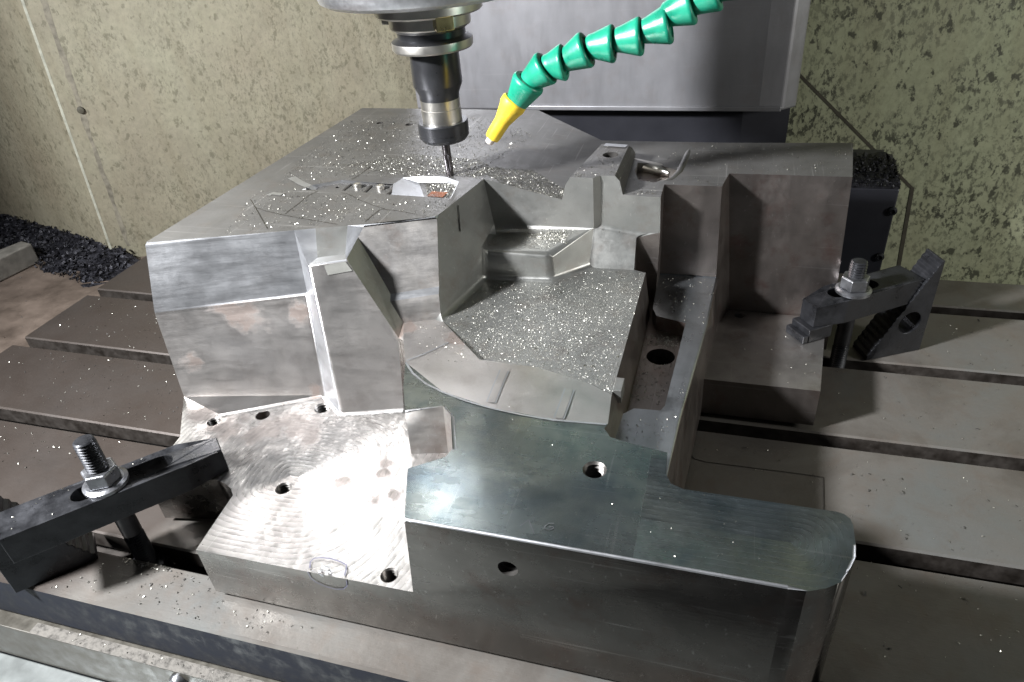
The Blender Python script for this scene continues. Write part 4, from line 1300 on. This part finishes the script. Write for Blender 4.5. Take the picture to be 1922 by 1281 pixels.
bm = bmesh.new()
add_lathe(bm, [(0.0020, -0.001), (0.0036, 0.0), (0.0040, 0.0046)], frame_z(n0, n1), 20, True, False)
obj('nozzle_tip', bm, M['tip'], hose, smooth=40)

# ------------------------------------------------------------------ chips
def inside(p, poly):
    x, y = p
    c = False
    for (x0, y0), (x1, y1) in zip(poly, poly[1:] + poly[:1]):
        if (y0 > y) != (y1 > y) and x < (x1 - x0) * (y - y0) / (y1 - y0) + x0:
            c = not c
    return c


def flake(data, p, nrm, s, rnd, curl=0.5):
    vs, fs = data
    q = nrm.to_track_quat('Z', 'Y').to_matrix() @ Matrix.Rotation(rnd.uniform(0, 6.28), 3, 'Z') @ Matrix.Rotation(rnd.uniform(-0.7, 0.7), 3, 'X') @ Matrix.Rotation(rnd.uniform(-0.7, 0.7), 3, 'Y')
    w = s * rnd.uniform(0.22, 0.5)
    b = len(vs)
    h = s * rnd.uniform(0.1, curl)
    for x, z in ((-s, 0), (0, h), (s, 0)):
        for y in (-w, w):
            vs.append(p + nrm * s * 0.3 + q @ Vector((x, y, z)))
    fs += [(b, b + 2, b + 3, b + 1), (b + 2, b + 4, b + 5, b + 3)]


def chips_obj(name, data, mat, label):
    me = bpy.data.meshes.new(name)
    me.from_pydata([tuple(v) for v in data[0]], [], data[1])
    o = link(name, me, mat)
    return tag(o, label, 'chips', None, 'stuff')


rnd = random.Random(11)
D1 = ([], [])
REG = [
    # polygon, number, size range
    ([(-0.22224, 0.47488), (-0.21054, 0.55065), (-0.1473, 0.55495), (-0.11635, 0.58755), (-0.0651, 0.58442), (-0.06458, 0.55463), (-0.06677, 0.40572), (-0.08529, 0.41463), (-0.12734, 0.4276), (-0.17399, 0.43092)], 17000, (0.00018, 0.00038)),
    ([(-0.17644, 0.52307), (-0.14661, 0.55203), (-0.06319, 0.5695), (-0.06434, 0.47284), (-0.13201, 0.44582), (-0.17025, 0.45463)], 4000, (0.0002, 0.00045)),
    ([(-0.21045, 0.56626), (-0.21547, 0.60779), (-0.12417, 0.61658), (-0.15171, 0.56753)], 5000, (0.0002, 0.0004)),
    ([(-0.23834, 0.60993), (-0.23243, 0.633), (-0.18665, 0.65424), (-0.14872, 0.6288), (-0.13651, 0.57843), (-0.16975, 0.58995), (-0.22335, 0.61678)], 6500, (0.0003, 0.0006)),
    ([(-0.44256, 0.64225), (-0.45012, 0.78237), (-0.37502, 0.80637), (-0.26669, 0.78857), (-0.20971, 0.74271), (-0.22861, 0.61406), (-0.30353, 0.6076), (-0.37816, 0.59396), (-0.42331, 0.56876)], 3600, (0.0004, 0.0008)),
    ([(-0.38549, 0.63062), (-0.31716, 0.66746), (-0.24277, 0.65686), (-0.21724, 0.62912), (-0.22337, 0.60626), (-0.26031, 0.61132), (-0.30353, 0.6076)], 5200, (0.0003, 0.0007)),
    ([(-0.43778, 0.55375), (-0.39697, 0.56444), (-0.31103, 0.5509), (-0.23213, 0.54934), (-0.23812, 0.52551), (-0.29305, 0.50254), (-0.34857, 0.48182), (-0.40945, 0.46153)], 700, (0.0004, 0.0009)),
    ([(-0.28068, 0.60219), (-0.24832, 0.60381), (-0.24313, 0.56918), (-0.26531, 0.57069)], 900, (0.0004, 0.0008)),
    ([(-0.38683, 0.58671), (-0.30759, 0.58992), (-0.29852, 0.56961), (-0.37885, 0.5723)], 60, (0.0005, 0.0010)),
    ([(-0.14008, 0.59973), (-0.08872, 0.70437), (-0.01311, 0.75775), (0.10967, 0.75694), (0.10326, 0.68338), (0.00521, 0.67513), (-0.00545, 0.64084), (-0.05764, 0.61556)], 420, (0.0004, 0.0009)),
    ([(-0.13794, 0.60342), (-0.09836, 0.61347), (-0.09794, 0.69219), (-0.12565, 0.69841)], 130, (0.0004, 0.0008)),
    ([(-0.05859, 0.63544), (-0.0025, 0.64366), (-0.00503, 0.55425), (-0.02554, 0.55084), (-0.04256, 0.55709)], 120, (0.0004, 0.0009)),
    ([(-0.12254, 0.62159), (-0.05828, 0.62705), (-0.05725, 0.61782), (-0.11987, 0.60766)], 90, (0.0004, 0.0009)),
    ([(-0.06633, 0.54054), (-0.02903, 0.54696), (-0.03519, 0.45288), (-0.06204, 0.44774)], 170, (0.0004, 0.0009)),
    ([(-0.06313, 0.5527), (-0.02577, 0.55279), (-0.02675, 0.537), (-0.06306, 0.53412)], 260, (0.0004, 0.0009)),
    ([(-0.22224, 0.47488), (-0.21054, 0.55065), (-0.1473, 0.55495), (-0.0651, 0.58442), (-0.06677, 0.40572), (-0.12734, 0.4276)], 90, (0.0007, 0.0013)),
    ([(-0.43889, 0.57428), (-0.45012, 0.78237), (-0.26669, 0.78857), (-0.20971, 0.74271), (-0.22861, 0.61406), (-0.37816, 0.59396)], 130, (0.0008, 0.0015)),
    ([(-0.06637, 0.40869), (-0.02463, 0.42312), (-0.0073, 0.55387), (-0.02452, 0.38438), (-0.06296, 0.38813)], 60, (0.0004, 0.0008)),
    ([(-0.0011, 0.65254), (0.07207, 0.66455), (0.09983, 0.62024), (0.09351, 0.55241), (0.00629, 0.55503)], 75, (0.0004, 0.0009)),
    ([(-0.22476, 0.40345), (-0.06378, 0.37034), (-0.023, 0.32692), (0.08307, 0.31875), (0.05007, 0.26634), (-0.16597, 0.26476)], 70, (0.0002, 0.0005)),
    ([(-0.25311, 0.46544), (-0.22455, 0.4745), (-0.17494, 0.42705), (-0.12893, 0.41747), (-0.21591, 0.41605)], 110, (0.0003, 0.0008)),
]
for poly, num, (s0, s1) in REG:
    xs = [p[0] for p in poly]
    ys = [p[1] for p in poly]
    k = 0
    tries = 0
    while k < num and tries < num * 12:
        tries += 1
        x, y = rnd.uniform(min(xs), max(xs)), rnd.uniform(min(ys), max(ys))
        if not inside((x, y), poly):
            continue
        hit, nrm, _, _ = bvh.ray_cast(Vector((x, y, 0.44)), Vector((0, 0, -1)))
        if hit is None or abs(nrm.z) < 0.6 or hit.z < 0.02:
            continue
        nrm = nrm if nrm.z > 0 else -nrm
        flake(D1, hit, nrm, rnd.uniform(s0, s1) * rnd.choice((0.7, 1, 1, 1.25)), rnd)
        k += 1
chips_obj('metal_chips', D1, M['chip'], 'bright milling chips strewn over the deck and pockets of the mould block')

D2, D3 = ([], []), ([], [])
TAB = [
    ([(-0.82196, 0.53919), (-0.81221, 0.6477), (-0.73309, 0.66003), (-0.59827, 0.53234), (-0.51685, 0.44101), (-0.53111, 0.42963), (-0.75565, 0.43155), (-0.84397, 0.51139)], 230, (0.0004, 0.0009), D2),
    ([(-0.71372, 0.39364), (-0.53891, 0.3992), (-0.59528, 0.36045), (-0.64828, 0.3345)], 45, (0.0006, 0.0013), D2),
    ([(-0.49617, 0.23746), (-0.45183, 0.27718), (-0.36957, 0.27938), (-0.34266, 0.26255), (-0.25481, 0.25479), (-0.29143, 0.24171), (-0.38312, 0.23864)], 90, (0.0005, 0.0011), D2),
    ([(-0.46056, 0.28088), (-0.4029, 0.28262), (-0.39573, 0.27346), (-0.44576, 0.27024)], 50, (0.0006, 0.0013), D2),
    ([(-0.00018, 0.51894), (0.25572, 0.51641), (0.20953, 0.33249), (0.11369, 0.30944), (0.10606, 0.47245), (0.00163, 0.49028)], 95, (0.0003, 0.0009), D2),
    ([(0.12636, 0.75756), (0.32142, 0.77802), (0.26257, 0.5437), (0.11316, 0.57216)], 75, (0.0004, 0.0010), D2),
    ([(-0.82196, 0.53919), (-0.73309, 0.66003), (-0.51685, 0.44101), (-0.75565, 0.43155)], 60, (0.0006, 0.0012), D3),
    ([(-0.45183, 0.27718), (-0.36957, 0.27938), (-0.25481, 0.25479), (-0.29143, 0.24171), (-0.44333, 0.24954)], 26, (0.0006, 0.0014), D3),
    ([(-0.00018, 0.51894), (0.25572, 0.51641), (0.20953, 0.33249), (0.11369, 0.30944), (0.10606, 0.47245)], 26, (0.0006, 0.0018), D3),
    ([(0.21975, 0.76133), (0.32142, 0.77802), (0.26257, 0.5437), (0.13193, 0.57581)], 16, (0.0006, 0.0018), D3),
]
slots = [(0.2775 + 0.125 * k - 0.001, 0.2945 + 0.125 * k + 0.002) for k in range(5)]
for poly, num, (s0, s1), dst in TAB:
    xs = [p[0] for p in poly]
    ys = [p[1] for p in poly]
    k = 0
    while k < num:
        x, y = rnd.uniform(min(xs), max(xs)), rnd.uniform(min(ys), max(ys))
        if not inside((x, y), poly) or any(a < y < b for a, b in slots):
            continue
        if bvh.ray_cast(Vector((x, y, 0.44)), Vector((0, 0, -1)))[0] is not None:
            continue
        flake(dst, Vector((x, y, 0.0003)), Vector((0, 0, 1)), rnd.uniform(s0, s1), rnd)
        k += 1
# clamp tops and the front rail carry a few chips as well
for a, L in ((al, tl), (ar, tr)):
    z = 0.0788 if L is tl else 0.0858
    for i in range(60 if L is tl else 14):
        u, v = rnd.uniform(0.03, 0.15), rnd.uniform(-0.014, 0.014)
        if abs(v) < 0.0095 and u < 0.12:
            continue
        if L is tr and u > 0.11:
            continue
        flake(D2, Vector((L.x + u * math.cos(a) - v * math.sin(a), L.y + u * math.sin(a) + v * math.cos(a), z)), Vector((0, 0, 1)), rnd.uniform(0.0004, 0.001), rnd)
for i in range(60):
    flake(D2, Vector((rnd.uniform(-0.5, -0.15), rnd.uniform(0.225, 0.2325), -0.0526)), Vector((0, 0, 1)), rnd.uniform(0.0004, 0.0010), rnd)
chips_obj('metal_chips', D2, M['chip'], 'sparse bright chips scattered over the slotted machine table')
chips_obj('dark_chips', D3, M['chip_dark'], 'few dark burnt chips lying on the slotted machine table')

# dark heap of chips along the foot of the left wall
bm = bmesh.new()
dl = (L0 - F0).normalized()
nl = Vector((-dl.y, dl.x, 0))
if nl.y > 0:
    nl = -nl
rows = []
hn = random.Random(5)
for i in range(70):
    t = -0.06 + i * 0.012
    row = []
    for j in range(12):
        u = j / 11
        h = 0.036 * (1 - u) ** 1.3 * min(1, (i + 1) / 8) + (hn.uniform(-0.002, 0.002) if 0 < j < 11 else 0)
        wdt = 0.075 + 0.015 * math.sin(i * 0.7)
        p = F0 + dl * t + nl * (wdt * u - 0.01) + Vector((hn.uniform(-.003, .003), hn.uniform(-.003, .003), 0))
        row.append(bm.verts.new((p.x, p.y, -0.0305 + max(h, 0))))
    rows.append(row)
for a, b in zip(rows, rows[1:]):
    for j in range(11):
        bm.faces.new((a[j], a[j + 1], b[j + 1], b[j]))
tag(obj('chip_heap', bm, M['chip_blue']), 'dark heap of swarf piled along the foot of the left wall', 'swarf heap', None, 'stuff')
bm = bmesh.new()
rows = []
for i in range(44):
    row = []
    for j in range(7):
        u = j / 6
        x = 0.05 + 0.1585 * i / 43
        row.append(bm.verts.new((x + hn.uniform(-.001, .001), 0.9505 + 0.09 * u, 0.0762 + (0.013 * u ** 0.6 + hn.uniform(0, 0.004) if j else 0))))
    rows.append(row)
for a, b in zip(rows, rows[1:]):
    for j in range(6):
        bm.faces.new((a[j], a[j + 1], b[j + 1], b[j]))
tag(obj('chip_heap', bm, M['chip_blue']), 'thin line of dark swarf on top of the slide guard at the right', 'swarf heap', None, 'stuff')
D4 = ([], [])
for i in range(90):
    t, u = rnd.uniform(0, 0.5), rnd.uniform(0.1, 0.9)
    p = F0 + dl * t + nl * (0.075 * u - 0.01)
    flake(D4, Vector((p.x, p.y, -0.0285 + 0.037 * (1 - u) ** 1.3)), Vector((0, 0, 1)), rnd.uniform(0.001, 0.003), rnd)
for i in range(40):
    u = rnd.uniform(0.0, 0.5)
    flake(D4, Vector((rnd.uniform(0.12, 0.2), 0.951 + 0.08 * u, 0.079 + 0.014 * u)), Vector((0, 0, 1)), rnd.uniform(0.0008, 0.002), rnd)
for i in range(30):
    flake(D4, Vector((rnd.uniform(-1.1, -0.86), rnd.uniform(0.5, 0.75), -0.0298)), Vector((0, 0, 1)), rnd.uniform(0.0005, 0.0012), rnd)
D5 = ([], [])
for i in range(2600):
    t, u = rnd.uniform(-0.05, 0.62), rnd.uniform(0.0, 1.0)
    p = F0 + dl * t + nl * (0.082 * u - 0.01)
    flake(D5, Vector((p.x, p.y, -0.0295 + 0.036 * (1 - u) ** 1.3 * min(1, (t + 0.072) / 0.09))), Vector((rnd.uniform(-.7, .7), rnd.uniform(-.7, .7), 1)).normalized(), rnd.uniform(0.0015, 0.0045), rnd, 1.1)
for i in range(700):
    u = rnd.uniform(0.0, 0.9)
    flake(D5, Vector((rnd.uniform(0.10, 0.21), 0.951 + 0.08 * u, 0.0775 + 0.014 * u ** 0.6)), Vector((rnd.uniform(-.7, .7), rnd.uniform(-.7, .7), 1)).normalized(), rnd.uniform(0.001, 0.0028), rnd, 1.1)
chips_obj('dark_chips', D5, M['chip_blue'], 'dark curled swarf covering the heaps by the left wall and slide guard')
chips_obj('metal_chips', D4, M['nut_steel'], 'grey flakes glinting on the dark swarf heaps at both sides')
